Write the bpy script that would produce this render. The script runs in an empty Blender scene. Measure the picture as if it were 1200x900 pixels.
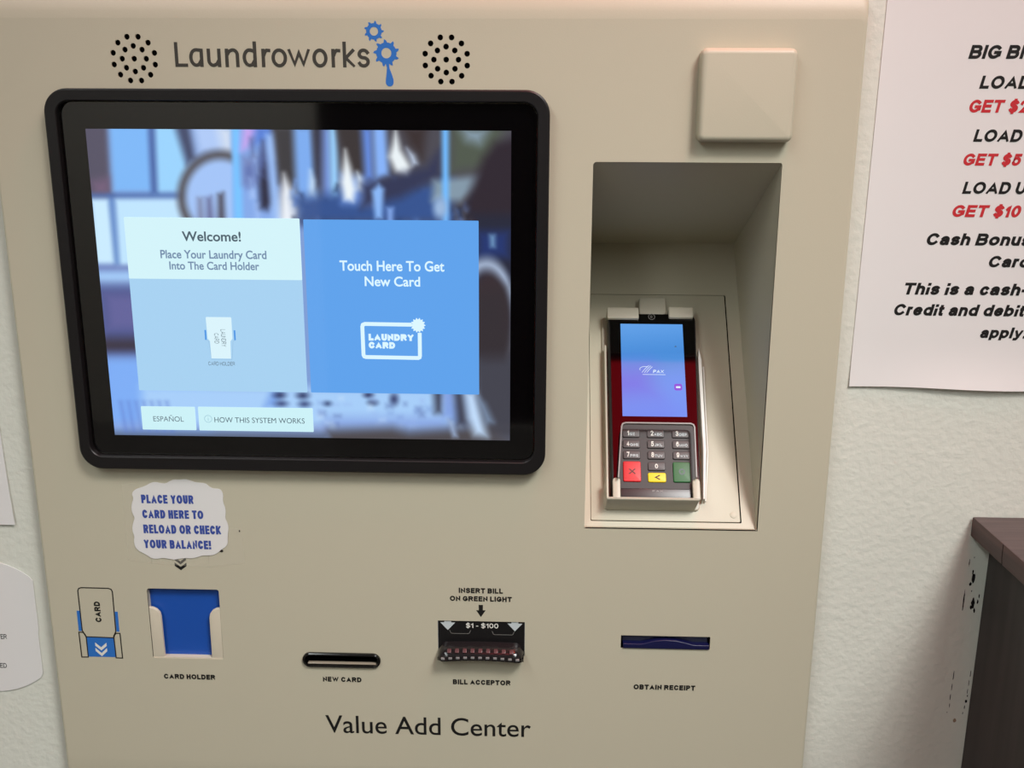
import bpy, bmesh, math, random
import numpy as np
from mathutils import Matrix, Vector
random.seed(7)
SC = bpy.context.scene
COL = SC.collection
MM = 0.001

# ---------------------------------------------------------------- camera, world, lights, exposure
cam_d = bpy.data.cameras.new('camera')
cam_d.sensor_fit = 'HORIZONTAL'; cam_d.sensor_width = 36.0; cam_d.lens = 36.0 * 1153.96 / 1200.0
cam_d.clip_start = 0.01
cam = bpy.data.objects.new('camera', cam_d); COL.objects.link(cam)
cam.matrix_world = (Matrix.Translation((0.175333, -0.719816, 1.308925)) @ Matrix.Rotation(0.030514, 4, 'Z')
                    @ Matrix.Rotation(math.pi / 2 - 0.244477, 4, 'X') @ Matrix.Rotation(0.005214, 4, 'Z'))
SC.camera = cam
vs = SC.view_settings
vs.view_transform = 'Standard'; vs.look = 'None'; vs.gamma = 1.0; vs.use_curve_mapping = False; vs.exposure = 0.1
SC.display_settings.display_device = 'sRGB'
SC.cycles.max_bounces = 8; SC.cycles.diffuse_bounces = 4

world = bpy.data.worlds.new('world'); SC.world = world; world.use_nodes = True
world.node_tree.nodes['Background'].inputs[0].default_value = (0.75, 0.85, 1.0, 1)
world.node_tree.nodes['Background'].inputs[1].default_value = 0.25

def area(name, loc, target, sx, sy, power, color):
    d = bpy.data.lights.new(name, 'AREA'); d.shape = 'RECTANGLE'; d.size = sx; d.size_y = sy
    d.energy = power; d.color = color
    o = bpy.data.objects.new(name, d); COL.objects.link(o); o.location = loc
    o.rotation_euler = (Vector(target) - Vector(loc)).to_track_quat('-Z', 'Y').to_euler()
    return o
area('ceiling_tube_key', (1.2, -1.6, 2.64), (1.2, -1.6, 0.0), 0.45, 2.1, 27, (0.955, 0.995, 0.98))
area('ceiling_tube_fill', (-0.85, -1.7, 2.64), (-0.85, -1.7, 0.0), 0.4, 2.0, 24, (0.94, 1.0, 0.99))
area('front_wall_fill', (-1.3, -3.3, 2.64), (-1.5, -3.6, 0.6), 1.2, 0.2, 16, (0.98, 0.98, 1.0))  # added fill: brightens the front wall that the screen glass reflects
area('red_sign_glow', (0.30, -0.07, 2.05), (0.31, -0.06, 1.0), 0.55, 0.05, 3.6, (1.0, 0.10, 0.05))
area('red_ceiling_sign', (0.50, -1.02, 2.63), (0.50, -1.02, 0.0), 0.9, 0.64, 3.6, (1.0, 0.012, 0.03))
sd_ = bpy.data.lights.new('lower_fill_spot', 'SPOT'); sd_.energy = 98; sd_.color = (0.96, 1.0, 0.97); sd_.spot_size = math.radians(43); sd_.spot_blend = 1.0; sd_.shadow_soft_size = 0.22  # added spot with no known fixture, brightens the lower middle of the kiosk
spot = bpy.data.objects.new('lower_fill_spot', sd_); COL.objects.link(spot); spot.location = (0.82, -1.05, 2.55)
spot.rotation_euler = (Vector((0.04, 0.0, 0.66)) - Vector(spot.location)).to_track_quat('-Z', 'Y').to_euler()

# ---------------------------------------------------------------- materials
def lin(c):
    return tuple((v / 255 / 12.92) if v / 255 <= 0.04045 else ((v / 255 + 0.055) / 1.055) ** 2.4 for v in c)
def L4(c): return lin(c) + (1.0,)
def mat(name, rgb, rough=0.5, spec=0.5, metal=0.0, emit=None, es=1.0, bump=None, var=None, coat=0.0):
    m = bpy.data.materials.new(name); m.use_nodes = True
    nt = m.node_tree; b = nt.nodes['Principled BSDF']
    b.inputs['Base Color'].default_value = L4(rgb)
    b.inputs['Roughness'].default_value = rough
    b.inputs['Metallic'].default_value = metal
    b.inputs['Specular IOR Level'].default_value = spec
    if coat: b.inputs['Coat Weight'].default_value = coat; b.inputs['Coat Roughness'].default_value = 0.04
    if emit:
        b.inputs['Emission Color'].default_value = L4(emit); b.inputs['Emission Strength'].default_value = es
    tc = None
    if bump or var:
        tc = nt.nodes.new('ShaderNodeTexCoord')
    if bump:
        n = nt.nodes.new('ShaderNodeTexNoise'); n.inputs['Scale'].default_value = bump[0]; n.inputs['Detail'].default_value = bump[2] if len(bump) > 2 else 3
        nt.links.new(tc.outputs['Object'], n.inputs['Vector'])
        bp = nt.nodes.new('ShaderNodeBump'); bp.inputs['Strength'].default_value = bump[1]; bp.inputs['Distance'].default_value = bump[3] if len(bump) > 3 else 0.001
        nt.links.new(n.outputs['Fac'], bp.inputs['Height']); nt.links.new(bp.outputs['Normal'], b.inputs['Normal'])
    if var:   # (scale, rgb2, stretch)
        mp = nt.nodes.new('ShaderNodeMapping'); mp.inputs['Scale'].default_value = var[2]
        n = nt.nodes.new('ShaderNodeTexNoise'); n.inputs['Scale'].default_value = var[0]; n.inputs['Detail'].default_value = 5
        nt.links.new(tc.outputs['Object'], mp.inputs['Vector']); nt.links.new(mp.outputs['Vector'], n.inputs['Vector'])
        mx = nt.nodes.new('ShaderNodeMix'); mx.data_type = 'RGBA'
        mx.inputs['A'].default_value = L4(rgb); mx.inputs['B'].default_value = L4(var[1])
        rp = nt.nodes.new('ShaderNodeMapRange'); rp.inputs['From Min'].default_value = 0.35; rp.inputs['From Max'].default_value = 0.65
        nt.links.new(n.outputs['Fac'], rp.inputs['Value']); nt.links.new(rp.outputs['Result'], mx.inputs['Factor'])
        nt.links.new(mx.outputs['Result'], b.inputs['Base Color'])
    return m
def attr_mat(name):
    m = bpy.data.materials.new(name); m.use_nodes = True; nt = m.node_tree; b = nt.nodes['Principled BSDF']
    b.inputs['Base Color'].default_value = (0.004, 0.004, 0.005, 1); b.inputs['Roughness'].default_value = 0.04
    a = nt.nodes.new('ShaderNodeVertexColor'); a.layer_name = 'picture'
    nt.links.new(a.outputs['Color'], b.inputs['Emission Color']); b.inputs['Emission Strength'].default_value = 1.0
    return m
def lit(name, rgb, es=1.0): return mat(name, (6, 6, 8), 0.04, 0.5, emit=rgb, es=es)

M = dict(
    paint=mat('beige_powder_coat', (190, 184, 163), 0.42, 0.4, bump=(900, 0.05, 2)),
    cradle=mat('beige_cradle_metal', (186, 180, 162), 0.4, 0.45),
    wall=mat('orange_peel_wall', (214, 215, 204), 0.6, 0.3, bump=(190, 0.42, 4, 0.0016)),
    roomwall=mat('plain_wall', (196, 192, 182), 0.7, 0.2, bump=(60, 0.1)),
    floor=mat('grey_floor_tile', (112, 109, 104), 0.5, 0.3, var=(3, (102, 99, 93), (1, 1, 1))),
    ceil=mat('grey_ceiling', (64, 62, 60), 0.8, 0.2, bump=(120, 0.2)),
    panelwood=mat('dark_brown_panel', (32, 24, 24), 0.5, 0.3, var=(4, (24, 18, 18), (1, 1, .1))),
    bezel=mat('black_bezel_plastic', (19, 17, 18), 0.42, 0.4, bump=(1500, 0.05, 2)),
    glass=mat('black_touch_glass', (5, 4, 5), 0.05, 1.0),
    gap=mat('black_gap', (10, 9, 9), 0.8, 0.1),
    ink=mat('black_print', (40, 37, 34), 0.6, 0.3),
    inkblack=mat('deep_black_print', (22, 21, 20), 0.6, 0.3),
    logoink=mat('charcoal_print', (62, 60, 54), 0.6, 0.3),
    blueprint=mat('blue_print', (45, 110, 190), 0.5, 0.3),
    whiteprint=mat('white_print', (222, 220, 212), 0.5, 0.3),
    blueplastic=mat('royal_blue_plastic', (24, 78, 168), 0.35, 0.5),
    guide=mat('pale_guide_plastic', (205, 196, 176), 0.38, 0.5),
    black=mat('black_plastic', (20, 19, 20), 0.3, 0.5),
    slotblack=mat('glossy_black_slot', (10, 9, 9), 0.15, 0.6),
    smoke=mat('smoked_clear_plastic', (30, 27, 28), 0.16, 0.5),
    rib=mat('grey_lens_block', (132, 130, 130), 0.25, 0.5),
    ribred=mat('reddish_lens_block', (86, 56, 58), 0.25, 0.5),
    arrowgrey=mat('pale_grey_print', (190, 198, 200), 0.5, 0.3),
    slate=mat('slate_plastic', (66, 68, 92), 0.35, 0.5),
    navy=mat('navy_plastic', (18, 20, 62), 0.35, 0.4),
    paper=mat('white_paper', (221, 219, 217), 0.75, 0.2, bump=(25, 0.08, 2, 0.002)),
    redink=mat('red_print', (190, 48, 54), 0.6, 0.2),
    noteblue=mat('blue_marker_print', (62, 82, 158), 0.6, 0.2),
    tape=mat('clear_tape', (190, 180, 158), 0.18, 0.5),
    wood=mat('espresso_wood_top', (88, 74, 73), 0.42, 0.4, var=(30, (72, 59, 59), (.5, 9, 9)), bump=(60, 0.06)),
    woodedge=mat('espresso_wood_edge', (84, 60, 56), 0.5, 0.3, var=(24, (62, 44, 42), (3, .35, 7))),
    woodside=mat('dark_cabinet_side', (54, 47, 46), 0.5, 0.3, var=(14, (44, 38, 37), (6, 6, .4))),
    scuff=mat('black_scuff', (28, 24, 26), 0.8, 0.1),
    tan=mat('tan_smudge', (150, 132, 112), 0.8, 0.1),
    tbody=mat('terminal_body_plastic', (34, 31, 31), 0.4, 0.4),
    tedge=mat('terminal_edge_grey', (120, 118, 114), 0.35, 0.5),
    tglass=mat('terminal_black_glass', (2, 2, 3), 0.04, 0.5),
    rim=mat('grey_keypad_rim', (128, 126, 122), 0.35, 0.5),
    padback=mat('dark_keypad_back', (42, 36, 36), 0.45, 0.4),
    key=mat('grey_key', (72, 66, 66), 0.4, 0.4),
    keyred=mat('red_key', (208, 28, 34), 0.4, 0.4),
    keyyel=mat('yellow_key', (236, 206, 16), 0.4, 0.4),
    keygre=mat('green_key', (32, 98, 46), 0.4, 0.4),
    keymark=mat('dark_key_mark', (86, 60, 56), 0.6, 0.3),
    keygmark=mat('grey_key_mark', (108, 122, 120), 0.6, 0.3),
    whiteside=mat('white_side_plastic', (226, 224, 216), 0.35, 0.5),
    picture=attr_mat('lit_picture'),
    tilehead=lit('lit_tile_header', (205, 236, 242)),
    tilebody=lit('lit_tile_body', (162, 203, 234)),
    tileblue=lit('lit_tile_blue', (94, 158, 229)),
    button=lit('lit_button', (198, 234, 240)),
    litdark=lit('lit_dark_text', (74, 92, 104)),
    litmid=lit('lit_slate_text', (112, 136, 166)),
    litpale=lit('lit_pale_text', (214, 240, 252)),
    litgrey=lit('lit_grey_text', (92, 108, 120)),
    litfaint=lit('lit_faint_line', (150, 190, 205)),
    litline=lit('lit_panel_line', (146, 184, 216)),
    litcard=lit('lit_card_white', (212, 236, 244)),
    litblue=lit('lit_blue_mark', (74, 144, 220)),
    litviolet=lit('lit_violet_icon', (128, 88, 214)),
)

# ---------------------------------------------------------------- helpers
def face(a, b, h): return (a * MM, -h * MM, b * MM)            # kiosk front: a = x, b = z, h = out of the plate
BOT = np.array([0.344, 0.0025, 1.0147]); BTOP = np.array([0.344, 0.1603, 1.2193])
UU = (BTOP - BOT) / np.linalg.norm(BTOP - BOT); NN = np.array([0, -UU[2], UU[1]])
def slope(a, s, h):                                            # sloping back of the recess: a = x, s = up the slope, h = out of it
    p = BOT + UU * (s * MM) + NN * (h * MM); return (a * MM, float(p[1]), float(p[2]))
def turned(fr, oa, ob, deg):
    c, s = math.cos(math.radians(deg)), math.sin(math.radians(deg))
    return lambda a, b, h: fr(oa + a * c - b * s, ob + a * s + b * c, h)

def link(name, me, m, parent=None, smooth=None):
    o = bpy.data.objects.new(name, me); COL.objects.link(o)
    if m is not None: me.materials.append(M[m] if isinstance(m, str) else m)
    if parent is not None: set_parent(o, parent)
    if smooth is not None:
        for p in me.polygons: p.use_smooth = len(p.vertices) < 7
        me.set_sharp_from_angle(angle=math.radians(smooth))
    return o
def root_matrix(o):
    m = Matrix.Translation(o.location)
    return m if o.parent is None else root_matrix(o.parent) @ o.matrix_parent_inverse @ m
def set_parent(o, parent):
    o.parent = parent; o.matrix_parent_inverse = root_matrix(parent).inverted()
def empty(name, loc, label, cat, group=None):
    o = bpy.data.objects.new(name, None); COL.objects.link(o); o.location = loc; o.empty_display_size = 0.05
    return tag(o, label, cat, group)
def tag(o, label, cat=None, group=None):
    o['label'] = label
    if cat: o['category'] = cat
    if group: o['group'] = group
    return o
def struct(name, bm_or_me, m):
    o = link(name, bm_or_me, m); o['kind'] = 'structure'; return o
def to_mesh(name, verts, faces):
    me = bpy.data.meshes.new(name); me.from_pydata([tuple(v) for v in verts], [], faces); me.update(); return me
def bm_mesh(name, bm):
    bmesh.ops.recalc_face_normals(bm, faces=bm.faces)
    me = bpy.data.meshes.new(name); bm.to_mesh(me); bm.free(); return me

def rr(x0, x1, z0, z1, r, n=6):
    r4 = r if isinstance(r, (tuple, list)) else (r, r, r, r)      # TR, TL, BL, BR
    out = []
    for (cx, cz, r_, a0) in ((x1 - r4[0], z1 - r4[0], r4[0], 0), (x0 + r4[1], z1 - r4[1], r4[1], 90),
                             (x0 + r4[2], z0 + r4[2], r4[2], 180), (x1 - r4[3], z0 + r4[3], r4[3], 270)):
        for k in range(n + 1):
            a = math.radians(a0 + 90 * k / n); out.append((cx + r_ * math.cos(a), cz + r_ * math.sin(a)))
    return out
def circ(cx, cz, r, n=24, rz=None):
    return [(cx + r * math.cos(2 * math.pi * k / n), cz + (rz or r) * math.sin(2 * math.pi * k / n)) for k in range(n)]
def dedupe(pts):
    out = []
    for q in pts:
        if not out or math.hypot(q[0] - out[-1][0], q[1] - out[-1][1]) > 1e-4: out.append(q)
    if math.hypot(out[0][0] - out[-1][0], out[0][1] - out[-1][1]) < 1e-4: out.pop()
    return out

def add_prism(bm, fr, pts, h0, h1, bevel=0.0, seg=2):
    pts = dedupe(pts)
    ar = sum(a[0] * b[1] - b[0] * a[1] for a, b in zip(pts, pts[1:] + pts[:1]))
    if ar < 0: pts = pts[::-1]
    n = len(pts)
    nrm = []
    for i in range(n):
        p0, p1, p2 = (np.array(pts[k % n]) for k in (i - 1, i, i + 1))
        d1 = (p1 - p0) / np.linalg.norm(p1 - p0); d2 = (p2 - p1) / np.linalg.norm(p2 - p1)
        m = np.array([-d1[1] - d2[1], d1[0] + d2[0]]); k = np.linalg.norm(m)
        m = np.array([-d1[1], d1[0]]) if k < 1e-6 else m / k
        nrm.append(m / max(.35, float(m @ np.array([-d1[1], d1[0]]))))
    R = [[(0, h0)], [(0, h1)]] if bevel <= 0 else [[(0, h0)]] + [[(bevel * (1 - math.cos(t)), h1 - bevel + bevel * math.sin(t))] for t in (math.pi / 2 * k / (seg + 1) for k in range(seg + 2))]
    prev = None
    for (ins, h), in R:
        ring = [bm.verts.new(fr(p[0] + m[0] * ins, p[1] + m[1] * ins, h)) for p, m in zip(pts, nrm)]
        if prev is None: bm.faces.new(ring[::-1])
        else:
            for i in range(n): bm.faces.new((prev[i], prev[(i + 1) % n], ring[(i + 1) % n], ring[i]))
        prev = ring
    bm.faces.new(prev)
def prism(name, fr, pts, h0, h1, m, parent=None, bevel=0.0, seg=2, smooth=35):
    bm = bmesh.new(); add_prism(bm, fr, pts, h0, h1, bevel, seg)
    return link(name, bm_mesh(name, bm), m, parent, smooth)
def prisms(name, fr, plist, m, parent=None, bevel=0.0, smooth=35):
    bm = bmesh.new()
    for pts, h0, h1 in plist: add_prism(bm, fr, pts, h0, h1, bevel)
    return link(name, bm_mesh(name, bm), m, parent, smooth)
def loops(name, fr, rings, m, parent=None, cap0=False, cap1=False, smooth=40, closed_h=False):
    """rings: list of (pts2d, h) with the same point count; or points may carry their own h (3-tuples)"""
    bm = bmesh.new(); R = []
    for pts, h in rings:
        R.append([bm.verts.new(fr(q[0], q[1], q[2] if len(q) > 2 else h)) for q in pts])
    n = len(R[0])
    for A, B in zip(R, R[1:]):
        for i in range(n):
            bm.faces.new((A[i], A[(i + 1) % n], B[(i + 1) % n], B[i]))
    if cap0: bm.faces.new(R[0][::-1])
    if cap1: bm.faces.new(R[-1])
    return link(name, bm_mesh(name, bm), m, parent, smooth)

def filled(outer, holes):
    """flat filled outline with holes -> (verts2d, faces)"""
    cu = bpy.data.curves.new('outline', 'CURVE'); cu.dimensions = '2D'; cu.fill_mode = 'BOTH'
    for pts in [outer] + holes:
        pts = dedupe(pts)
        sp = cu.splines.new('POLY'); sp.points.add(len(pts) - 1); sp.use_cyclic_u = True
        for q, p in zip(sp.points, pts): q.co = (p[0] * 0.01, p[1] * 0.01, 0, 1)
    o = bpy.data.objects.new('outline', cu); COL.objects.link(o)
    bpy.context.view_layer.update()
    me = bpy.data.meshes.new_from_object(o.evaluated_get(bpy.context.evaluated_depsgraph_get()))
    V = [(v.co.x * 100, v.co.y * 100) for v in me.vertices]; Fc = [tuple(p.vertices) for p in me.polygons]
    bpy.data.objects.remove(o); bpy.data.curves.remove(cu); bpy.data.meshes.remove(me)
    return V, Fc
def plate_bm(fr, outer, holes, h0, h1):
    V, Fc = filled(outer, holes); bm = bmesh.new()
    for h in (h1, h0):
        vv = [bm.verts.new(fr(a, b, h)) for a, b in V]
        for f in Fc: bm.faces.new([vv[i] for i in (f if h == h1 else f[::-1])])
    for pts in [outer] + holes:
        pts = dedupe(pts); lo = [bm.verts.new(fr(a, b, h0)) for a, b in pts]; hi = [bm.verts.new(fr(a, b, h1)) for a, b in pts]
        for i in range(len(pts)):
            j = (i + 1) % len(pts); bm.faces.new((lo[i], lo[j], hi[j], hi[i]))
    bmesh.ops.remove_doubles(bm, verts=bm.verts, dist=2e-6)
    return bm
def plate(name, fr, outer, holes, h0, h1, m, parent=None, smooth=30):
    return link(name, bm_mesh(name, plate_bm(fr, outer, holes, h0, h1)), m, parent, smooth)

# ---- strokes and lettering
def ribbon(pts, t, closed=False, cap=True):
    """thick polyline -> list of quads in 2-D, mitred"""
    P = [np.array(p, float) for p in pts]
    Q = [P[0]]
    for p in P[1:]:
        if np.linalg.norm(p - Q[-1]) > 1e-5: Q.append(p)
    if closed and np.linalg.norm(Q[0] - Q[-1]) < 1e-5: Q.pop()
    P = Q; n = len(P)
    if not closed and cap:
        d = P[0] - P[1]; P[0] = P[0] + d / np.linalg.norm(d) * t / 2
        d = P[-1] - P[-2]; P[-1] = P[-1] + d / np.linalg.norm(d) * t / 2
    Lf, Rt = [], []
    for i in range(n):
        a = P[(i - 1) % n] if (closed or i > 0) else None
        b = P[(i + 1) % n] if (closed or i < n - 1) else None
        d1 = (P[i] - a) / np.linalg.norm(P[i] - a) if a is not None else None
        d2 = (b - P[i]) / np.linalg.norm(b - P[i]) if b is not None else None
        if d1 is None: d1 = d2
        if d2 is None: d2 = d1
        n1 = np.array([-d1[1], d1[0]]); n2 = np.array([-d2[1], d2[0]]); m = n1 + n2
        k = np.linalg.norm(m)
        m = n1 if k < 1e-6 else m / k
        s = min(2.6, 1.0 / max(0.2, float(m @ n1)))
        Lf.append(P[i] + m * t / 2 * s); Rt.append(P[i] - m * t / 2 * s)
    quads = []
    for i in range(n if closed else n - 1):
        j = (i + 1) % n; quads.append([Lf[i], Rt[i], Rt[j], Lf[j]])
    return quads
def arc(cx, cy, rx, ry, a0, a1, n=12):
    return [(cx + rx * math.cos(math.radians(a0 + (a1 - a0) * k / n)), cy + ry * math.sin(math.radians(a0 + (a1 - a0) * k / n))) for k in range(n + 1)]
XH = .70
def oval(cy=.5, ry=.5): return arc(.5, cy, .5, ry, 0, 360, 28)
S_ = arc(.5, .75, .47, .25, 25, 180, 9) + arc(.5, .75, .47, .23, 180, 250, 4)[1:] + arc(.5, .27, .5, .25, 70, 0, 4) + arc(.5, .27, .5, .27, 0, -155, 9)[1:]
s_ = [(x, y * XH) for x, y in S_]
G = {  # glyph: (ink width in cap heights, strokes)
 'A': (.97, [[(0, 0), (.5, 1), (1, 0)], [(.24, .27), (.76, .27)]]),
 'B': (.84, [[(0, 0), (0, 1), (.6, 1)] + arc(.6, .76, .34, .24, 90, -90, 8) + [(0, .52)], [(.6, .52)] + arc(.64, .26, .36, .26, 90, -90, 8) + [(0, 0)]]),
 'C': (.90, [arc(.5, .5, .5, .5, 42, 318, 22)]),
 'D': (.87, [[(0, 0), (0, 1), (.45, 1)] + arc(.45, .5, .55, .5, 90, -90, 14) + [(0, 0), (0, .2)]]),
 'E': (.74, [[(1, 1), (0, 1), (0, 0), (1, 0)], [(0, .52), (.9, .52)]]),
 'F': (.68, [[(1, 1), (0, 1), (0, 0)], [(0, .52), (.85, .52)]]),
 'G': (.93, [arc(.5, .5, .5, .5, 45, 315, 20) + [(1, .2), (1, .44), (.6, .44)]]),
 'H': (.82, [[(0, 0), (0, 1)], [(1, 0), (1, 1)], [(0, .53), (1, .53)]]),
 'I': (0, [[(0, 0), (0, 1)]]),
 'J': (.66, [[(1, 1), (1, .3)] + arc(.5, .3, .5, .3, 0, -170, 9)]),
 'K': (.90, [[(0, 0), (0, 1)], [(.95, 1), (.06, .38)], [(.3, .55), (1, 0)]]),
 'L': (.70, [[(0, 1), (0, 0), (1, 0)]]),
 'M': (.98, [[(0, 0), (0, 1), (.5, .12), (1, 1), (1, 0)]]),
 'N': (.82, [[(0, 0), (0, 1), (1, 0), (1, 1)]]),
 'O': (1.0, [('c', oval())]), 'Q': (1.0, [('c', oval()), [(.62, .25), (1, 0)]]),
 'P': (.80, [[(0, 0), (0, 1), (.6, 1)] + arc(.6, .73, .4, .27, 90, -90, 9) + [(0, .46)]]),
 'R': (.88, [[(0, 0), (0, 1), (.6, 1)] + arc(.6, .75, .36, .25, 90, -90, 9) + [(0, .5)], [(.55, .5), (1, 0)]]),
 'S': (.82, [S_]),
 'T': (.82, [[(0, 1), (1, 1)], [(.5, 1), (.5, 0)]]),
 'U': (.82, [[(0, 1), (0, .36)] + arc(.5, .36, .5, .36, 180, 360, 12) + [(1, 1)]]),
 'V': (.93, [[(0, 1), (.5, 0), (1, 1)]]),
 'W': (1.3, [[(0, 1), (.25, 0), (.5, 1), (.75, 0), (1, 1)]]),
 'X': (.92, [[(0, 0), (1, 1)], [(0, 1), (1, 0)]]),
 'Y': (.92, [[(0, 1), (.5, .46), (1, 1)], [(.5, .5), (.5, 0)]]),
 'Z': (.80, [[(0, 1), (1, 1), (0, 0), (1, 0)]]),
 '0': (.70, [('c', oval())]),
 '1': (.40, [[(0, .72), (.55, .86), (1, 1), (1, 0)]]),
 '2': (.70, [arc(.5, .72, .5, .28, 165, -20, 12) + [(0, 0), (1, 0)]]),
 '3': (.70, [arc(.48, .76, .44, .24, 160, -90, 12) + arc(.46, .27, .54, .27, 90, -160, 12)]),
 '4': (.72, [[(.72, 0), (.72, 1), (0, .28), (1, .28)]]),
 '5': (.70, [[(.92, 1), (.18, 1), (.06, .5)] + arc(.47, .34, .53, .34, 130, -155, 14)]),
 '6': (.70, [arc(.52, .5, .5, .5, 40, 180, 10) + arc(.5, .33, .48, .33, 180, 540, 22)]),
 '7': (.68, [[(0, 1), (1, 1), (.35, 0)]]),
 '8': (.72, [('c', arc(.5, .76, .42, .24, 0, 360, 18)), ('c', arc(.5, .27, .5, .27, 0, 360, 20))]),
 '9': (.70, [arc(.48, .5, .5, .5, -140, 0, 10) + arc(.5, .67, .48, .33, 0, 360, 22)]),
 '$': (.72, [S_, [(.5, 1.12), (.5, -.12)]]),
 '!': (0, [[(0, 1), (0, .46)], [(0, .005), (0, 0)]]),
 '-': (.36, [[(0, .38), (1, .38)]]), '.': (0, [[(0, .02), (0, 0)]]), '<': (.7, [[(1, .9), (0, .5), (1, .1)]]),
 'a': (.68, [arc(.48, .46, .46, .24, 155, 0, 8) + [(.94, .12), (1, 0)], [(.94, .42), (.5, .38)] + arc(.38, .19, .38, .19, 90, 300, 10) + [(.94, .2)]]),
 'b': (.72, [[(0, 0), (0, 1)], ('c', arc(.5, .35, .5, .35, 0, 360, 22))]),
 'c': (.66, [arc(.5, .35, .5, .35, 42, 318, 16)]),
 'd': (.72, [[(1, 0), (1, 1)], ('c', arc(.5, .35, .5, .35, 0, 360, 22))]),
 'e': (.70, [[(0.02, .36), (1, .36)] + arc(.5, .35, .5, .35, 0, 315, 18)]),
 'h': (.66, [[(0, 0), (0, 1)], [(0, .4)] + arc(.5, .4, .5, .3, 180, 0, 10) + [(1, 0)]]),
 'i': (0, [[(0, 0), (0, .52)], [(0, .995), (0, 1)]]), 'l': (0, [[(0, 0), (0, 1)]]),
 'n': (.66, [[(0, 0), (0, .70)], [(0, .4)] + arc(.5, .4, .5, .3, 180, 0, 10) + [(1, 0)]]),
 'o': (.76, [('c', arc(.5, .35, .5, .35, 0, 360, 22))]),
 'p': (.72, [[(0, -.24), (0, .70)], ('c', arc(.5, .35, .5, .35, 0, 360, 22))]),
 'r': (.42, [[(0, 0), (0, .70)], [(0, .35)] + arc(.75, .38, .75, .32, 180, 80, 8)]),
 's': (.64, [s_]),
 't': (.40, [[(.35, .92), (.35, .16)] + arc(.75, .16, .4, .16, 180, 270, 5) + [(1, 0)], [(0, .68), (1, .68)]]),
 'u': (.66, [[(1, 0), (1, .70)], [(0, .70), (0, .3)] + arc(.5, .3, .5, .3, 180, 360, 10)]),
 'y': (.70, [[(0, .70), (.5, .02)], [(1, .70), (.42, -.16), (.3, -.24), (.05, -.24)]]),
}
H2 = .64
LOGO = {  # round, spurless humanist letters of the word mark
 'L': (.52, [[(0, 1), (0, 0), (1, 0)]]),
 'a': (.57, [[(1, 0), (1, .70), (.6, .72)] + arc(.5, .36, .5, .36, 96, 270, 14) + [(.72, .03), (1, .26)]]),
 'u': (.56, [[(1, .70), (1, 0)], [(0, .70), (0, .24)] + arc(.42, .24, .42, .24, 180, 280, 8) + [(.75, .06), (1, .26)]]),
 'n': (.57, [[(0, 0), (0, .70)], [(0, .46), (.25, .66)] + arc(.58, .48, .42, .24, 100, 0, 8) + [(1, 0)]]),
 'd': (.57, [[(1, 0), (1, 1.04)], [(1, .66), (.6, .72)] + arc(.5, .36, .5, .36, 96, 270, 14) + [(.72, .03), (1, .26)]]),
 'r': (.37, [[(0, 0), (0, .70)], [(0, .42), (.35, .64), (.62, .71), (1, .70)]]),
 'o': (.61, [('c', arc(.5, .355, .5, .365, 0, 360, 26))]),
 'w': (.92, [[(0, .70), (.27, 0), (.5, .62), (.73, 0), (1, .70)]]),
 'k': (.50, [[(0, 0), (0, 1.04)], [(.92, .70), (.05, .33)], [(.12, .36), (1, 0)]]),
 's': (.50, [[(x, y * .73 - .005) for x, y in S_]]),
}
def stroke_text(s, t, glyphs=G, sb=.09, space=.34, shear=0.0, at=None, ws=1.0):
    quads, x = [], 0.0
    for n_, ch in enumerate(s):
        if at: x = at[n_]
        if ch == ' ': x += space; continue
        w, st = glyphs[ch]; w = max(w * ws, t)
        if at and n_ == 6: w = .63
        ys = [q[1] for k in st for q in (k[1] if k[0] == 'c' else k)]
        lo, hi = min(ys) * (1 - t), t + max(ys) * (1 - t)
        for k in st:
            cl = k[0] == 'c'; pts = k[1] if cl else k
            P = [(x + t / 2 + q[0] * (w - t), t / 2 + q[1] * (1 - t)) for q in pts]
            for qd in ribbon(P, t, cl):
                quads.append([(min(max(v[0], x), x + w), min(max(v[1], lo), hi), len(quads) % 60 / 12) for v in qd])
        x += w + sb
    if shear: quads = [[(a + b * shear, b, l) for a, b, l in q] for q in quads]
    return quads
_cap = None
def font_polys(s, bold=0.0, shear=0.0, space=1.0):
    global _cap
    def conv(body, off, sh):
        cu = bpy.data.curves.new('txt', 'FONT'); cu.body = body; cu.offset = off; cu.shear = sh; cu.space_character = space; cu.resolution_u = 5
        o = bpy.data.objects.new('txt', cu); COL.objects.link(o); bpy.context.view_layer.update()
        me = bpy.data.meshes.new_from_object(o.evaluated_get(bpy.context.evaluated_depsgraph_get()))
        V = [(v.co.x, v.co.y) for v in me.vertices]; Fc = [tuple(p.vertices) for p in me.polygons]
        bpy.data.objects.remove(o); bpy.data.curves.remove(cu); bpy.data.meshes.remove(me); return V, Fc
    if _cap is None: _cap = max(v[1] for v in conv('H', 0, 0)[0])
    V, Fc = conv(s, bold, shear)
    return [[(V[i][0] / _cap, V[i][1] / _cap) for i in f] for f in Fc]
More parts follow.
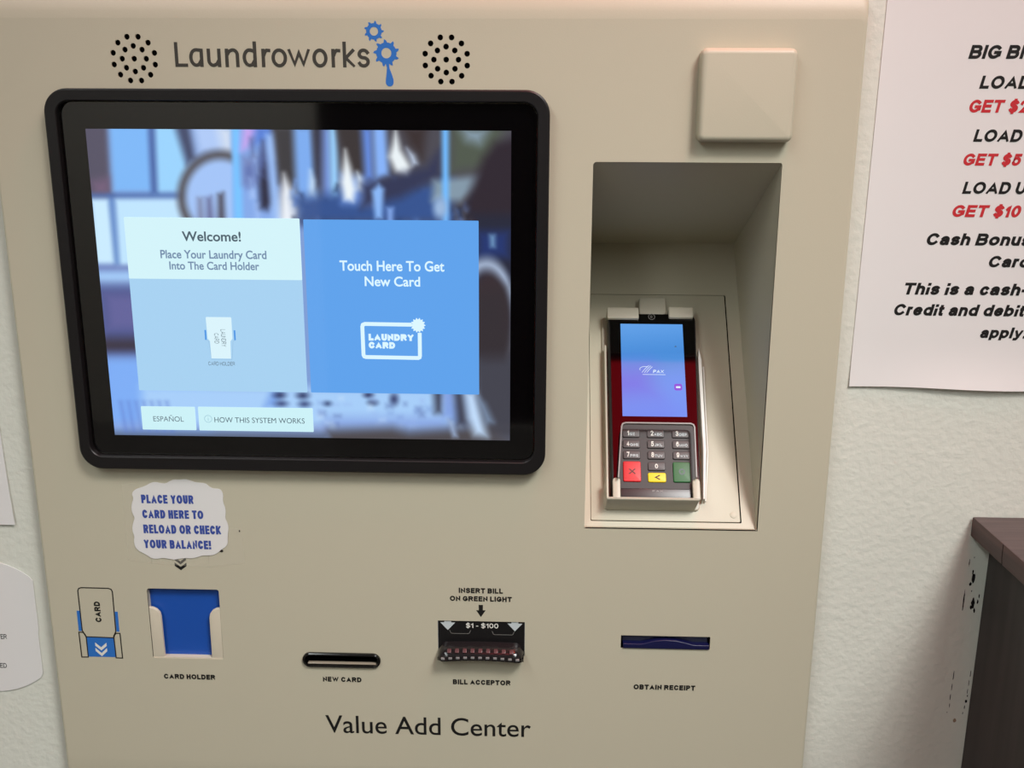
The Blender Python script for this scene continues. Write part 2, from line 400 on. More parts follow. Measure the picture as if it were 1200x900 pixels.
def text(fr, polys, x0, x1, base, cap, h, m, parent, name='lettering', rise=0.0, label=None):
    """fit the word's ink between x0 and x1, baseline and cap height given (mm)"""
    lo = min(q[0] for p in polys for q in p); hi = max(q[0] for p in polys for q in p); k = (x1 - x0) / (hi - lo)
    verts, faces = [], []
    for p in polys:
        i0 = len(verts)
        for q in p:
            a = x0 + (q[0] - lo) * k
            verts.append(fr(a, base + q[1] * cap + rise * (a - x0) / (x1 - x0), h + (.02 * q[2] if len(q) > 2 else 0)))
        faces.append(list(range(i0, i0 + len(p))))
    me = to_mesh(name, verts, faces); bm = bmesh.new(); bm.from_mesh(me)
    bmesh.ops.remove_doubles(bm, verts=bm.verts, dist=1e-6)
    bm.to_mesh(me); bm.free(); me.update()
    n = Vector(fr(0, 0, 1)) - Vector(fr(0, 0, 0))
    for p in me.polygons:
        if p.normal.dot(n) < 0: p.flip()
    o = link(name, me, m, parent)
    if label: o['label'] = label
    return o
def S(s, t=.2, **k): return stroke_text(s, t, **k)
def B(s, bold=0.0, **k): return font_polys(s, bold, **k)
def line_art(name, fr, paths, t, h, m, parent, label=None, thick=.12):
    """paths: list of (pts, closed)"""
    bm = bmesh.new()
    for pts, cl in paths:
        for q in ribbon(pts, t, cl): add_quad(bm, fr, q, h)
    o = link(name, bm_mesh(name, bm), m, parent)
    if label: o['label'] = label
    return o
def add_quad(bm, fr, q, h):
    bm.faces.new([bm.verts.new(fr(v[0], v[1], h)) for v in q])

# ---------------------------------------------------------------- room shell
def boxmesh(name, x0, x1, y0, y1, z0, z1):
    v = [(x, y, z) for x in (x0, x1) for y in (y0, y1) for z in (z0, z1)]
    f = [(0, 1, 3, 2), (4, 6, 7, 5), (0, 4, 5, 1), (2, 3, 7, 6), (0, 2, 6, 4), (1, 5, 7, 3)]
    return to_mesh(name, v, f)
WX0, WX1, WY0, WZ1 = -2.4, 2.6, -3.7, 2.7
wall_back = struct('wall_back', bm_mesh('wall_back', plate_bm(face, [(WX0 * 1000, 0), (WX1 * 1000, 0), (WX1 * 1000, WZ1 * 1000), (WX0 * 1000, WZ1 * 1000)],
                   [rr(-214, 387, 790, 1392, 4)], -212, -12)), 'wall')
struct('floor', boxmesh('floor', WX0 - .1, WX1 + .1, WY0 - .1, .22, -.08, 0), 'floor')
struct('ceiling', boxmesh('ceiling', WX0 - .1, WX1 + .1, WY0 - .1, .22, WZ1, WZ1 + .08), 'ceil')
struct('wall_left', boxmesh('wall_left', WX0 - .1, WX0, WY0 - .1, .22, 0, WZ1), 'roomwall')
struct('wall_right', boxmesh('wall_right', WX1, WX1 + .1, WY0 - .1, .22, 0, WZ1), 'roomwall')
fwall = lambda a, b, h: (a * MM, WY0 - .1 + h * MM, b * MM)
struct('wall_front', bm_mesh('wall_front', plate_bm(fwall, [(-2500, 0), (2700, 0), (2700, 2700), (-2500, 2700)], [[(-820, 1), (520, 1), (520, 2150), (-820, 2150)]], 0, 100)), 'roomwall')
struct('dark_reflection_panel', bm_mesh('dark_reflection_panel', plate_bm(fwall, [(-818, 2), (518, 2), (518, 2148), (-818, 2148)], [], 20, 70)), 'panelwood')  # unseen dark panel, added to darken the right of the glass reflection

# ---------------------------------------------------------------- kiosk
kiosk = empty('card_kiosk', (.0865, .012, .794), 'large beige laundry card machine set in the wall, with touchscreen and slots', 'vending kiosk')
FX0, FX1, FZ0, FZ1 = -220., 393., 798., 1389.
PLX0, PLX1, PLZ0, PLZ1 = 210.4, 344.0, 1014.5, 1293.0
def speaker_holes(cx, cz):
    out = [(cx, cz)]
    out += [(cx + 8.6 * math.sin(math.radians(45 * k)), cz + 8.6 * math.cos(math.radians(45 * k))) for k in range(8)]
    out += [(cx + 15.2 * math.sin(math.radians(15 + 30 * k)), cz + 15.2 * math.cos(math.radians(15 + 30 * k))) for k in range(12)]
    return out
SPK = ((-114.2, 1362.0), (106.2, 1362.0))
holes = [circ(x, z, 2.0, 14) for c in SPK for x, z in speaker_holes(*c)]
holes += [rr(PLX0, PLX1, PLZ0, PLZ1, (1.5, 2.5, .8, .8), 4)]
HX0, HX1, HZ0, HZ1 = -140.0, -81.6, 894.0, 955.9
holes += [rr(HX0, HX1, HZ0, HZ1, (2, 2, .8, .8), 4)]
holes += [rr(-14.5, 45.7, 891.0, 900.4, 4.6, 8)]
holes += [rr(241.9, 313.1, 911.6, 922.8, .4, 2)]
holes += [rr(94.6, 164.7, 902.4, 932.6, .4, 2)]
bm = plate_bm(face, rr(FX0, FX1, FZ0, FZ1, 4, 5), holes, -1.2, 0)
zp = [0, 1.5, 5.0, 14.5, 16.6, 17.0]; xp = [0, .7, 1.7, 2.6, 3.0, 3.0]; yp = [0, .08, .4, 1.7, 3.6, 12.0]
prev = None
for dz, dx, dy in zip(zp, xp, yp):
    ring = [bm.verts.new(face(a, b, -dy)) for a, b in rr(FX0 - dx, FX1 + dx, FZ0 - 2 * dz, FZ1 + dz, 4 + .6 * dx, 5)]
    if prev:
        for i in range(len(ring)):
            j = (i + 1) % len(ring); bm.faces.new((prev[i], prev[j], ring[j], ring[i]))
    prev = ring
bmesh.ops.remove_doubles(bm, verts=bm.verts, dist=2e-6)
faceplate = link('faceplate', bm_mesh('faceplate', bm), 'paint', kiosk, 40)
for c in SPK:
    prisms('speaker_grille', face, [(circ(c[0], c[1], 20, 32), -6, -2.6)], 'gap', kiosk)

# word mark, gears, drop
PH = 0.12
text(face, stroke_text('Laundroworks', .138, LOGO, at=[(v - 65) / 120 for v in (65, 135, 222, 310, 395, 487, 535, 613, 733, 825, 880, 950)]), -85.1, 52.7, 1356.6, 16.6, PH, 'logoink', faceplate, 'logo_lettering')
def gear(cx, cz, rb, ro, rh, n, ph):
    pts = []
    for k in range(n):
        a0 = ph + 360 * k / n; st = 360 / n
        pts += [(cx + rb * math.cos(math.radians(a0 - st * .5)), cz + rb * math.sin(math.radians(a0 - st * .5))),
                (cx + rb * .97 * math.cos(math.radians(a0 - st * .30)), cz + rb * .97 * math.sin(math.radians(a0 - st * .30))),
                (cx + ro * .93 * math.cos(math.radians(a0 - st * .10)), cz + ro * .93 * math.sin(math.radians(a0 - st * .10))),
                (cx + ro * math.cos(math.radians(a0 + st * .10)), cz + ro * math.sin(math.radians(a0 + st * .10))),
                (cx + rb * .98 * math.cos(math.radians(a0 + st * .24)), cz + rb * .98 * math.sin(math.radians(a0 + st * .24)))]
    return pts, circ(cx, cz, rh, 28)
for cx, cz, rb, ro, rh, n, ph in ((56.1, 1380.6, 5.5, 7.1, 2.9, 9, 80), (64.4, 1366.2, 7.2, 9.3, 3.5, 9, 95)):
    o_, h_ = gear(cx, cz, rb, ro, rh, n, ph)
    plate('gear_emblem', face, o_, [h_], .05, PH, 'blueprint', faceplate)
drop = [(64.0, 1361.5), (63.9, 1359.0), (64.6, 1356.5), (64.2, 1352.5), (63.6, 1348.0)] + arc(66.3, 1346.6, 2.75, 2.7, 180, 360, 12) + [(69.0, 1348.6), (67.9, 1352.2), (66.4, 1356.0), (66.2, 1358.6), (66.6, 1361.0)]
prism('drop_emblem', face, drop, .02, PH + .04, 'blueprint', faceplate)

# captions printed on the plate
def cap(s, x0, x1, base, h=4.5, t=.28, m='inkblack', bold=True):
    text(face, S(s, t, sb=.13), x0, x1, base, h, PH, m, faceplate, 'caption')
cap('CARD HOLDER', -132.3, -89.7, 875.2); cap('NEW CARD', -.5, 31.3, 875.7); cap('BILL ACCEPTOR', 106.3, 153.4, 875.8)
cap('OBTAIN RECEIPT', 253.5, 303.3, 874.8); cap('INSERT BILL', 111.8, 147, 957.1, 4.5, .26); cap('ON GREEN LIGHT', 104.6, 154.1, 950.1, 4.4, .26)
text(face, B('Value Add Center', .005), 0.0, 170.4, 828.6, 16.0, PH, 'inkblack', faceplate, 'title_lettering')
prism('arrow_mark', face, [(127.7, 947.0), (131.0, 947.0), (131.0, 942.3), (133.2, 942.3), (129.4, 936.4), (125.6, 942.3), (127.7, 942.3)], .05, PH, 'inkblack', faceplate)
def chevron(x0, x1, zt, zb, t): xm = (x0 + x1) / 2; return [(x0, zt), (xm, zb), (x1, zt), (x1, zt - t), (xm, zb - t), (x0, zt - t)]
prism('chevron_mark', face, chevron(-115.6, -106.0, 978.9, 975.2, 2.9), .05, PH, 'inkblack', faceplate)
prism('chevron_mark', face, chevron(-115.4, -106.2, 983.6, 979.9, 2.6), .05, PH, 'inkblack', faceplate)

# printed card diagram
d = line_art('card_diagram', face, [
    ([(-194.2, 912.4), (-196.5, 917.5), (-196.6, 952.6), (-195.7, 954.7), (-193.6, 955.5), (-171.4, 955.3), (-169.2, 954.5), (-168.3, 952.4), (-168.8, 917.0), (-171.0, 912.6)], False),
    ([(-199.5, 915.8), (-196.4, 915.8), (-194.6, 914.2), (-193.8, 911.8), (-193.9, 893.5), (-199.3, 893.4)], True),
    ([(-165.5, 915.5), (-168.6, 915.5), (-170.2, 914.0), (-170.9, 911.6), (-170.7, 893.3), (-165.4, 893.2)], True),
    ([(-193.6, 911.9), (-171.0, 911.4)], False)], .95, PH + .03, 'ink', faceplate)
prism('diagram_slot_mark', face, [(-193.5, 911.7), (-171.1, 911.2), (-171.0, 893.9), (-193.6, 893.9)], .03, PH - .02, 'blueprint', faceplate)
prism('diagram_side_mark', face, [(-199.4, 935), (-197.0, 935), (-197.0, 916.9), (-199.5, 916.9)], .03, PH - .02, 'blueprint', faceplate)
prism('diagram_side_mark', face, [(-168.0, 934.8), (-165.6, 934.8), (-165.8, 917.0), (-168.2, 917.0)], .03, PH - .02, 'blueprint', faceplate)
prism('chevron_mark', face, chevron(-187.0, -177.6, 906.8, 902.6, 2.9), .05, PH, 'whiteprint', faceplate)
prism('chevron_mark', face, chevron(-187.2, -177.6, 902.0, 897.4, 2.9), .05, PH, 'whiteprint', faceplate)
text(turned(face, -179.6, 925.3, 90), S('CARD', .26, sb=.12), 0, 18.2, 0, 5.0, PH, 'inkblack', faceplate, 'caption')

# square cover above the recess
bm = bmesh.new(); add_prism(bm, face, rr(281.9, 347.6, 1307.2, 1369.6, 4.6, 6), 0, 11, 4.0, 6)
tag(link('square_cover', bm_mesh('square_cover', bm), 'paint', kiosk, 50), 'square beige raised cover above the recess')

# ---- touchscreen
BX0, BX1, BZ0, BZ1 = -178.6, 179.2, 1059.8, 1341.6
ts = loops('touchscreen', face, [(rr(BX0, BX1, BZ0, BZ1, 17, 10), 0), (rr(BX0, BX1, BZ0, BZ1, 17, 10), 7.6), (rr(BX0 + .3, BX1 - .3, BZ0 + .3, BZ1 - .3, 16.7, 10), 8.6), (rr(BX0 + 1.2, BX1 - 1.2, BZ0 + 1.2, BZ1 - 1.2, 16, 10), 9.2),
    (rr(-170.9, 171.3, 1069.3, 1333.9, 10.6, 10), 9.0), (rr(-170.3, 170.7, 1069.9, 1333.3, 10.1, 10), 8.4), (rr(-170.0, 170.4, 1070.2, 1333.0, 10, 10), 3.0)], 'bezel', kiosk, smooth=30)
tag(ts, 'black framed touchscreen showing a blue welcome screen')
prism('display_glass', face, rr(-169.4, 169.8, 1070.8, 1332.4, 9.4, 8), 1.0, 3.9, 'glass', ts)

SW, SH, SZ = 152.05, 114.05, 1200.0
def quadmap(corners):
    c = np.array(corners, float)
    def f(u, v):
        # projective map of the unit square (u right, v down) onto the four corners TL, TR, BR, BL
        (x0, y0), (x1, y1), (x2, y2), (x3, y3) = c
        dx1, dx2, sx = x1 - x2, x3 - x2, x0 - x1 + x2 - x3
        dy1, dy2, sy = y1 - y2, y3 - y2, y0 - y1 + y2 - y3
        g = (sx * dy2 - dx2 * sy) / (dx1 * dy2 - dx2 * dy1); hh = (dx1 * sy - sx * dy1) / (dx1 * dy2 - dx2 * dy1)
        w = g * u + hh * v + 1
        return ((x1 - x0 + g * x1) * u + (x3 - x0 + hh * x3) * v + x0) / w, ((y1 - y0 + g * y1) * u + (y3 - y0 + hh * y3) * v + y0) / w
    return f
def paint(U, V, ops, base):
    """picture for a display, painted reflections included, in the picture's own pixel grid: soft blurred polygons, ellipses, rings"""
    C_ = np.ones(U.shape + (3,)) * np.array(base, float)
    for op in ops:
        kind, col, blur = op[0], np.array(op[1], float), op[2]
        if kind == 'p':
            P = np.array(op[3], float); d2 = np.full(U.shape, 1e9); ins = np.zeros(U.shape, bool)
            for i in range(len(P)):
                a, b = P[i], P[(i + 1) % len(P)]; e = b - a
                wx, wy = U - a[0], V - a[1]; t = np.clip((wx * e[0] + wy * e[1]) / max(e @ e, 1e-9), 0, 1)
                d2 = np.minimum(d2, (wx - e[0] * t) ** 2 + (wy - e[1] * t) ** 2)
                c1 = (a[1] <= V) & (b[1] > V); c2 = (a[1] > V) & (b[1] <= V); cr = e[0] * wy - e[1] * wx
                ins ^= (c1 & (cr > 0)) | (c2 & (cr < 0))
            sd = np.sqrt(d2) * np.where(ins, 1, -1)
        else:
            cx, cy, rx, ry = op[3][:4]
            r = np.sqrt(((U - cx) / rx) ** 2 + ((V - cy) / ry) ** 2); sd = (1 - r) * (rx + ry) / 2
            if kind == 'r': sd = op[3][4] / 2 - np.abs(sd)
        a = np.clip(sd / (blur * 1.25) * .5 + .5, 0, 1); a = a * a * (3 - 2 * a)
        al = op[4] if len(op) > 4 else 1.0
        C_ = C_ + (col - C_) * (a * al)[..., None]
    return C_
def picture(name, fr, a0, a1, b0, b1, h, nx, ny, colors, parent):
    verts, faces = [], []
    for j in range(ny + 1):
        for i in range(nx + 1):
            verts.append(fr(a0 + (a1 - a0) * i / nx, b1 + (b0 - b1) * j / ny, h))
    for j in range(ny):
        for i in range(nx):
            k = j * (nx + 1) + i; faces.append((k, k + nx + 1, k + nx + 2, k + 1))
    me = to_mesh(name, verts, faces)
    at = me.color_attributes.new('picture', 'FLOAT_COLOR', 'POINT')
    c = np.clip(colors, 0, 255) / 255.0; c = np.where(c <= .04045, c / 12.92, ((c + .055) / 1.055) ** 2.4)
    buf = np.ones((len(verts), 4), np.float32); buf[:, :3] = c.reshape(-1, 3); at.data.foreach_set('color', buf.ravel())
    return link(name, me, 'picture', parent)
NX, NY = 260, 195
uu, vv = np.meshgrid(np.linspace(0, 1, NX + 1), np.linspace(0, 1, NY + 1))
U, V = quadmap([(100, 150.1), (599.2, 154.1), (597.4, 516.5), (134.7, 509.3)])(uu, vv)
ops = [
 ('p', (84, 80, 98), 6, [(90, 140), (126, 140), (131, 229), (100, 229)]),
 ('p', (112, 92, 118), 8, [(108, 212), (128, 208), (129, 228), (110, 228)]),
 ('p', (122, 178, 240), 5, [(128, 140), (175, 140), (179, 224), (133, 224)]),
 ('p', (150, 205, 246), 6, [(180, 140), (214, 140), (226, 225), (183, 226)]),
 ('p', (62, 88, 150), 5, [(174, 140), (180, 140), (184, 226), (178, 226)]),
 ('p', (196, 228, 248), 5, [(106, 232), (128, 232), (137, 309), (110, 309)]),
 ('p', (186, 222, 248), 5, [(134, 232), (222, 232), (226, 262), (226, 312), (139, 312)]),
 ('p', (90, 128, 190), 5, [(128, 229), (133, 229), (139, 310), (135, 310)]),
 ('p', (70, 100, 160), 4, [(105, 226), (215, 226), (215, 231), (105, 231)], .8),
 ('p', (108, 124, 180), 5, [(110, 311), (165, 311), (165, 318), (110, 318)]),
 ('p', (158, 196, 240), 6, [(112, 318), (165, 318), (165, 332), (112, 332)]),
 ('p', (76, 84, 136), 10, [(112, 334), (175, 334), (175, 420), (118, 420)]),
 ('p', (96, 96, 150), 8, [(124, 345), (165, 345), (165, 385), (128, 385)]),
 ('p', (58, 52, 66), 8, [(112, 396), (165, 396), (168, 412), (112, 412)]),
 ('p', (122, 168, 238), 10, [(112, 418), (250, 418), (250, 530), (120, 530)]),
 ('p', (66, 74, 104), 6, [(203, 140), (222, 140), (230, 186), (219, 192)]),
 ('p', (170, 196, 240), 8, [(224, 140), (262, 140), (270, 184), (232, 178)]),
 ('p', (206, 218, 236), 8, [(256, 150), (272, 150), (272, 184), (262, 180)]),
 ('e', (158, 190, 240), 8, (258, 228, 46, 48)),
 ('p', (104, 110, 150), 5, [(242, 232), (248, 230), (252, 262), (242, 262)]),
 ('p', (70, 66, 78), 5, [(256, 228), (262, 226), (264, 262), (256, 262)]),
 ('p', (120, 128, 160), 5, [(232, 232), (237, 232), (240, 262), (232, 262)]),
 ('r', (78, 74, 78), 6, (258, 230, 45, 49, 9)),
 ('p', (128, 164, 226), 4, [(273, 140), (330, 140), (330, 262), (274, 262)]),
 ('p', (116, 190, 250), 4, [(272, 140), (281, 140), (285, 262), (275, 262)]),
 ('p', (198, 160, 232), 7, [(286, 148), (306, 148), (290, 172), (283, 176)]),
 ('p', (80, 120, 206), 8, [(300, 148), (322, 148), (318, 166), (298, 168)]),
 ('p', (112, 128, 180), 8, [(284, 184), (300, 184), (302, 215), (286, 215)]),
 ('p', (38, 38, 60), 6, [(309, 166), (316, 195), (320, 238), (314, 246), (305, 244), (303, 200)]),
 ('p', (76, 74, 82), 6, [(318, 140), (610, 140), (610, 262), (332, 262)]),
 ('p', (150, 184, 236), 6, [(312, 158), (320, 158), (330, 262), (320, 262)]),
 ('p', (56, 54, 58), 6, [(322, 150), (344, 150), (348, 222), (336, 212), (328, 214)]),
 ('p', (120, 166, 232), 6, [(344, 148), (366, 148), (373, 238), (352, 240), (347, 220)]),
 ('p', (226, 232, 240), 6, [(333, 204), (342, 222), (352, 246), (348, 262), (328, 262), (329, 228)]),
 ('p', (50, 50, 66), 6, [(367, 148), (378, 148), (377, 216), (370, 222)]),
 ('p', (112, 140, 206), 6, [(378, 150), (388, 150), (392, 236), (378, 236)]),
 ('p', (192, 216, 240), 5, [(364, 200), (369, 212), (370, 232), (362, 230)]),
 ('p', (152, 206, 250), 5, [(386, 148), (394, 148), (398, 232), (388, 234)]),
 ('p', (60, 54, 54), 6, [(395, 148), (434, 148), (428, 214), (412, 200), (404, 190)]),
 ('p', (54, 82, 140), 10, [(345, 232), (530, 212), (530, 262), (352, 262)]),
 ('p', (112, 150, 224), 8, [(400, 205), (440, 212), (436, 240), (402, 238)]),
 ('p', (230, 238, 242), 5, [(405, 176), (411, 196), (417, 222), (414, 236), (404, 234), (400, 214)]),
 ('p', (214, 228, 240), 5, [(419, 202), (426, 210), (425, 224), (418, 222)]),
 ('p', (100, 138, 220), 6, [(424, 150), (436, 150), (438, 210), (428, 210)]),
 ('p', (132, 174, 242), 5, [(437, 148), (452, 148), (456, 206), (440, 212)]),
 ('p', (228, 236, 240), 5, [(464, 152), (470, 176), (482, 196), (478, 208), (464, 202), (456, 184), (460, 170)]),
 ('p', (196, 212, 236), 5, [(477, 174), (486, 182), (489, 192), (484, 194)]),
 ('p', (58, 48, 48), 8, [(472, 150), (500, 150), (496, 186), (480, 170)]),
 ('p', (52, 56, 84), 8, [(424, 216), (500, 196), (516, 176), (516, 206), (470, 232), (424, 244)]),
 ('p', (134, 178, 240), 4, [(436, 224), (444, 216), (450, 222), (448, 256), (440, 256)]),
 ('p', (130, 166, 230), 4, [(454, 244), (461, 244), (460, 262), (455, 262)]),
 ('p', (80, 88, 76), 10, [(528, 148), (590, 148), (580, 196), (528, 202)]),  # outdoor greenery reflected in the glass, painted into the picture
 ('p', (136, 158, 176), 10, [(542, 152), (570, 154), (562, 168), (548, 164)]),
 ('p', (128, 148, 164), 6, [(508, 212), (566, 206), (562, 220), (540, 236), (506, 236)]),
 ('p', (48, 40, 48), 8, [(566, 186), (580, 168), (612, 160), (612, 300), (560, 300), (546, 240)]),  # dark reflection of a standing person, painted into the picture
 ('p', (112, 184, 252), 4, [(518, 140), (526, 140), (526, 262), (519, 262)]),
 ('e', (150, 178, 214), 6, (516, 244, 8, 12)),
 ('p', (40, 42, 58), 8, [(556, 252), (612, 252), (612, 420), (556, 420)]),  # dark right column continues that reflected figure in painted colour
 ('p', (38, 54, 108), 8, [(560, 272), (596, 272), (596, 302), (560, 302)]),
 ('p', (110, 150, 190), 4, [(574, 276), (580, 276), (580, 290), (575, 290)]),
 ('e', (56, 46, 50), 8, (574, 372, 24, 54)),
 ('r', (176, 194, 222), 6, (570, 374, 32, 64, 10), .9),
 ('p', (52, 46, 50), 14, [(554, 345), (590, 340), (604, 400), (604, 440), (554, 440)]),
 ('p', (66, 66, 76), 12, [(552, 420), (612, 420), (612, 520), (552, 520)]),
 ('p', (162, 200, 242), 8, [(166, 452), (530, 456), (530, 500), (166, 500)]),
 ('p', (120, 160, 226), 6, [(318, 458), (330, 458), (324, 478), (310, 476)]),
 ('e', (46, 56, 96), 5, (328, 463, 6, 3.5)), ('e', (46, 56, 96), 5, (355, 463.5, 6, 3.5)),
 ('e', (60, 74, 120), 5, (330, 473, 6, 3)), ('e', (56, 70, 116), 5, (357, 473.5, 5.5, 3)), ('e', (60, 76, 116), 4, (384, 473, 4, 2.5)),
 ('e', (50, 60, 96), 4, (437, 472, 5, 3)), ('e', (60, 70, 110), 5, (462, 468, 4.5, 6)), ('e', (50, 58, 96), 4, (432, 463, 5, 3)),
 ('p', (132, 160, 220), 10, [(380, 490), (520, 490), (520, 502), (380, 502)]),
 ('p', (62, 66, 84), 6, [(508, 456), (520, 456), (518, 484), (510, 484)]),
 ('p', (128, 158, 220), 5, [(519, 456), (533, 456), (534, 490), (520, 488)]),
 ('p', (60, 62, 78), 6, [(532, 456), (544, 456), (552, 500), (536, 498)]),
 ('p', (76, 72, 76), 8, [(384, 504), (460, 501), (480, 506), (560, 500), (612, 520), (384, 530)]),
 ('p', (146, 160, 206), 8, [(128, 496), (380, 500), (380, 506), (130, 504)], .6),
 ('p', (84, 92, 112), 6, [(130, 505), (384, 507), (384, 530), (130, 530)], .85),
 ('p', (188, 214, 244), 7, [(544, 460), (557, 460), (571, 512), (556, 510), (548, 490)]),
 ('p', (120, 140, 168), 6, [(560, 466), (568, 474), (578, 495), (570, 496)]),
 ('p', (150, 170, 204), 4, [(525, 492), (530, 494), (536, 512), (531, 512)]),
]
rng = random.Random(3)
for k in range(70):
    x = rng.uniform(336, 556); y = rng.uniform(206, 256) if x < 522 else rng.uniform(225, 256); w = rng.uniform(2, 5); h = rng.uniform(5, 16); sl = rng.uniform(-5, 5)
    c = rng.choice([(120, 158, 226), (150, 184, 236), (30, 38, 66), (38, 46, 78), (84, 110, 168), (24, 28, 44)])
    ops.insert(38, ('p', c, 4, [(x, y), (x + w, y), (x + w + sl, y + h), (x + sl, y + h)], .75))
for k in range(40):
    x = rng.uniform(368, 545); y = rng.uniform(464, 500); w = rng.uniform(3, 9); h = rng.uniform(2, 7)
    ops.insert(-9, ('p', rng.choice([(196, 222, 246), (120, 150, 208), (86, 104, 158), (150, 178, 230)]), 4, [(x, y), (x + w, y), (x + w, y + h), (x, y + h)], .5))
for k in range(16):
    x = rng.uniform(286, 330); y = rng.uniform(160, 240)
    ops.insert(30, ('p', rng.choice([(88, 108, 170), (168, 196, 244), (70, 78, 120)]), 5, [(x, y), (x + 4, y), (x + 6, y + 22), (x + 2, y + 22)], .55))
for k in range(7): ops.append(('p', (92, 120, 196), 4, [(140 + 9 * k, 470), (143 + 9 * k, 470), (150 + 9 * k, 506), (146 + 9 * k, 506)], .55))
picture('wallpaper_with_reflections', face, -SW, SW, SZ - SH, SZ + SH, 4.0, NX, NY, paint(U, V, ops, (122, 152, 206)), ts)
def tile(name, x0, x1, z0, z1, m, h1=4.35, r=.6): return prism(name, face, rr(x0, x1, z0, z1, r, 3), 4.02, h1, m, ts, smooth=None)
tile('welcome_tile', -129.9, -1.2, 1121.8, 1251.8, 'tilebody'); tile('tile_header', -129.9, -1.2, 1207.0, 1251.8, 'tilehead', 4.5)
tile('new_card_tile', 1.6, 128.8, 1121.8, 1251.2, 'tileblue'); tile('language_button', -129.8, -88.2, 1090.7, 1109.2, 'button'); tile('help_button', -85.8, 2.2, 1090.6, 1109.4, 'button')
TH = 4.62
def st(polys, *a): return text(face, polys, *a, parent=ts, name='screen_lettering')
text(face, B('Welcome!', .02), -88.0, -44.7, 1235.1, 6.7, TH, 'litdark', ts, 'screen_lettering')
text(face, B('Place Your Laundry Card', .02), -105.0, -26.6, 1222.4, 5.8, TH, 'litmid', ts, 'screen_lettering')
text(face, B('Into The Card Holder', .02), -99.0, -32.4, 1214.2, 5.6, TH, 'litmid', ts, 'screen_lettering')
text(face, B('Touch Here To Get', .02), 26.9, 103.7, 1214.5, 7.1, TH, 'litpale', ts, 'screen_lettering')
text(face, B('New Card', .02), 45.0, 85.8, 1203.3, 6.8, TH, 'litpale', ts, 'screen_lettering')
text(face, S('CARD HOLDER', .13, sb=.12), -75.2, -55.0, 1141.9, 3.0, TH, 'litgrey', ts, 'screen_lettering')
text(face, B('ESPAÑOL', 0), -120.8, -97.3, 1097.5, 4.0, TH, 'litgrey', ts, 'screen_lettering')
text(face, B('HOW THIS SYSTEM WORKS', 0), -73.6, -4.3, 1097.3, 4.1, TH, 'litdark', ts, 'screen_lettering')
line_art('info_icon', face, [(circ(-78.4, 1100, 2.8, 24), True), ([(-78.4, 1098.6), (-78.4, 1100.4)], False), ([(-78.4, 1101.4), (-78.4, 1101.5)], False)], .4, TH, 'litfaint', ts)
# card-in-holder picture on the welcome tile
line_art('holder_picture', face, [([(-75.6, 1168.5), (-75.6, 1161.5), (-73.8, 1160.6), (-72.4, 1146.6), (-57.0, 1146.6), (-55.4, 1160.6), (-53.6, 1161.5), (-53.8, 1168.5)], False)], .35, TH - .1, 'litline', ts)
prism('card_picture', face, [(-74.8, 1178.2), (-74.4, 1178.8), (-56.2, 1178.8), (-55.6, 1178.2), (-55.8, 1162.5), (-57.4, 1160.5), (-57.8, 1147.3), (-72.6, 1147.3), (-72.8, 1160.5), (-74.4, 1162.5)], 4.4, TH - .05, 'litcard', ts)
for a in (-76.4, -54.4): prism('card_slot_mark', face, [(a, 1169), (a + 1.2, 1169), (a + 1.2, 1161.5), (a, 1161.5)], 4.4, TH, 'litblue', ts)
text(turned(face, -64.2, 1169.6, -90), S('LAUNDRY', .12, sb=.12), 0, 13.2, 0, 3.6, TH, 'litgrey', ts, 'screen_lettering')
text(turned(face, -69.3, 1166.6, -90), S('CARD', .12, sb=.12), 0, 7.8, 0, 3.4, TH, 'litgrey', ts, 'screen_lettering')
# laundry card icon
line_art('card_icon', face, [([(77.6, 1174.7), (44.2, 1174.9), (42.6, 1174.2), (42.2, 1172.8), (42.4, 1151.4), (43.0, 1150.2), (44.2, 1149.8), (83.4, 1149.5), (84.4, 1150.0), (84.7, 1151.2), (84.8, 1167.2)], False)], 2.9, TH, 'litpale', ts)
prism('star_icon', face, [((83.7 + (5.7 if k % 2 == 0 else 4.3) * math.cos(math.pi * k / 14)), (1174.3 + (5.7 if k % 2 == 0 else 4.3) * math.sin(math.pi * k / 14))) for k in range(28)], 4.4, TH, 'litpale', ts)
text(face, S('LAUNDRY', .34, sb=.08), 46.6, 80.4, 1162.4, 5.1, TH, 'litpale', ts, 'screen_lettering')
text(face, S('CARD', .34, sb=.08), 46.5, 66.3, 1156.4, 5.0, TH, 'litpale', ts, 'screen_lettering')

# ---- recess for the terminal: one folded sheet, open front
RY = 160.3; RZB = 1219.3
bm = bmesh.new()
prof = [(0, PLZ1), (RY, RZB), (2.5, PLZ0)]                  # (depth, height)
def rv(x, q): return bm.verts.new((x * MM, q[0] * MM, q[1] * MM))
A = [rv(PLX0, q) for q in prof]; Bv = [rv(PLX1, q) for q in prof]
bm.faces.new((A[0], Bv[0], Bv[1], A[1]))
lo_a, lo_b = rv(PLX0, (0, PLZ0)), rv(PLX1, (0, PLZ0))
bm.faces.new((A[2], lo_a, lo_b, Bv[2]))
bm.faces.new((A[0], A[1], A[2], lo_a)); bm.faces.new((Bv[0], Bv[1], Bv[2], lo_b))
SL = float(np.linalg.norm(BTOP - BOT) * 1000)
PX0, PX1, PS0, PS1 = 215.4, 333.2, 4.4, 206.8
V2, F2 = filled([(PLX0, 0), (PLX1, 0), (PLX1, SL), (PLX0, SL)], [rr(PX0, PX1, PS0, PS1, 1, 3)])
vs2 = [bm.verts.new(slope(a, s, 0)) for a, s in V2]
for f in F2: bm.faces.new([vs2[i] for i in f])
bmesh.ops.remove_doubles(bm, verts=bm.verts, dist=2e-5)
me = bpy.data.meshes.new('recess'); bm.to_mesh(me); bm.free()
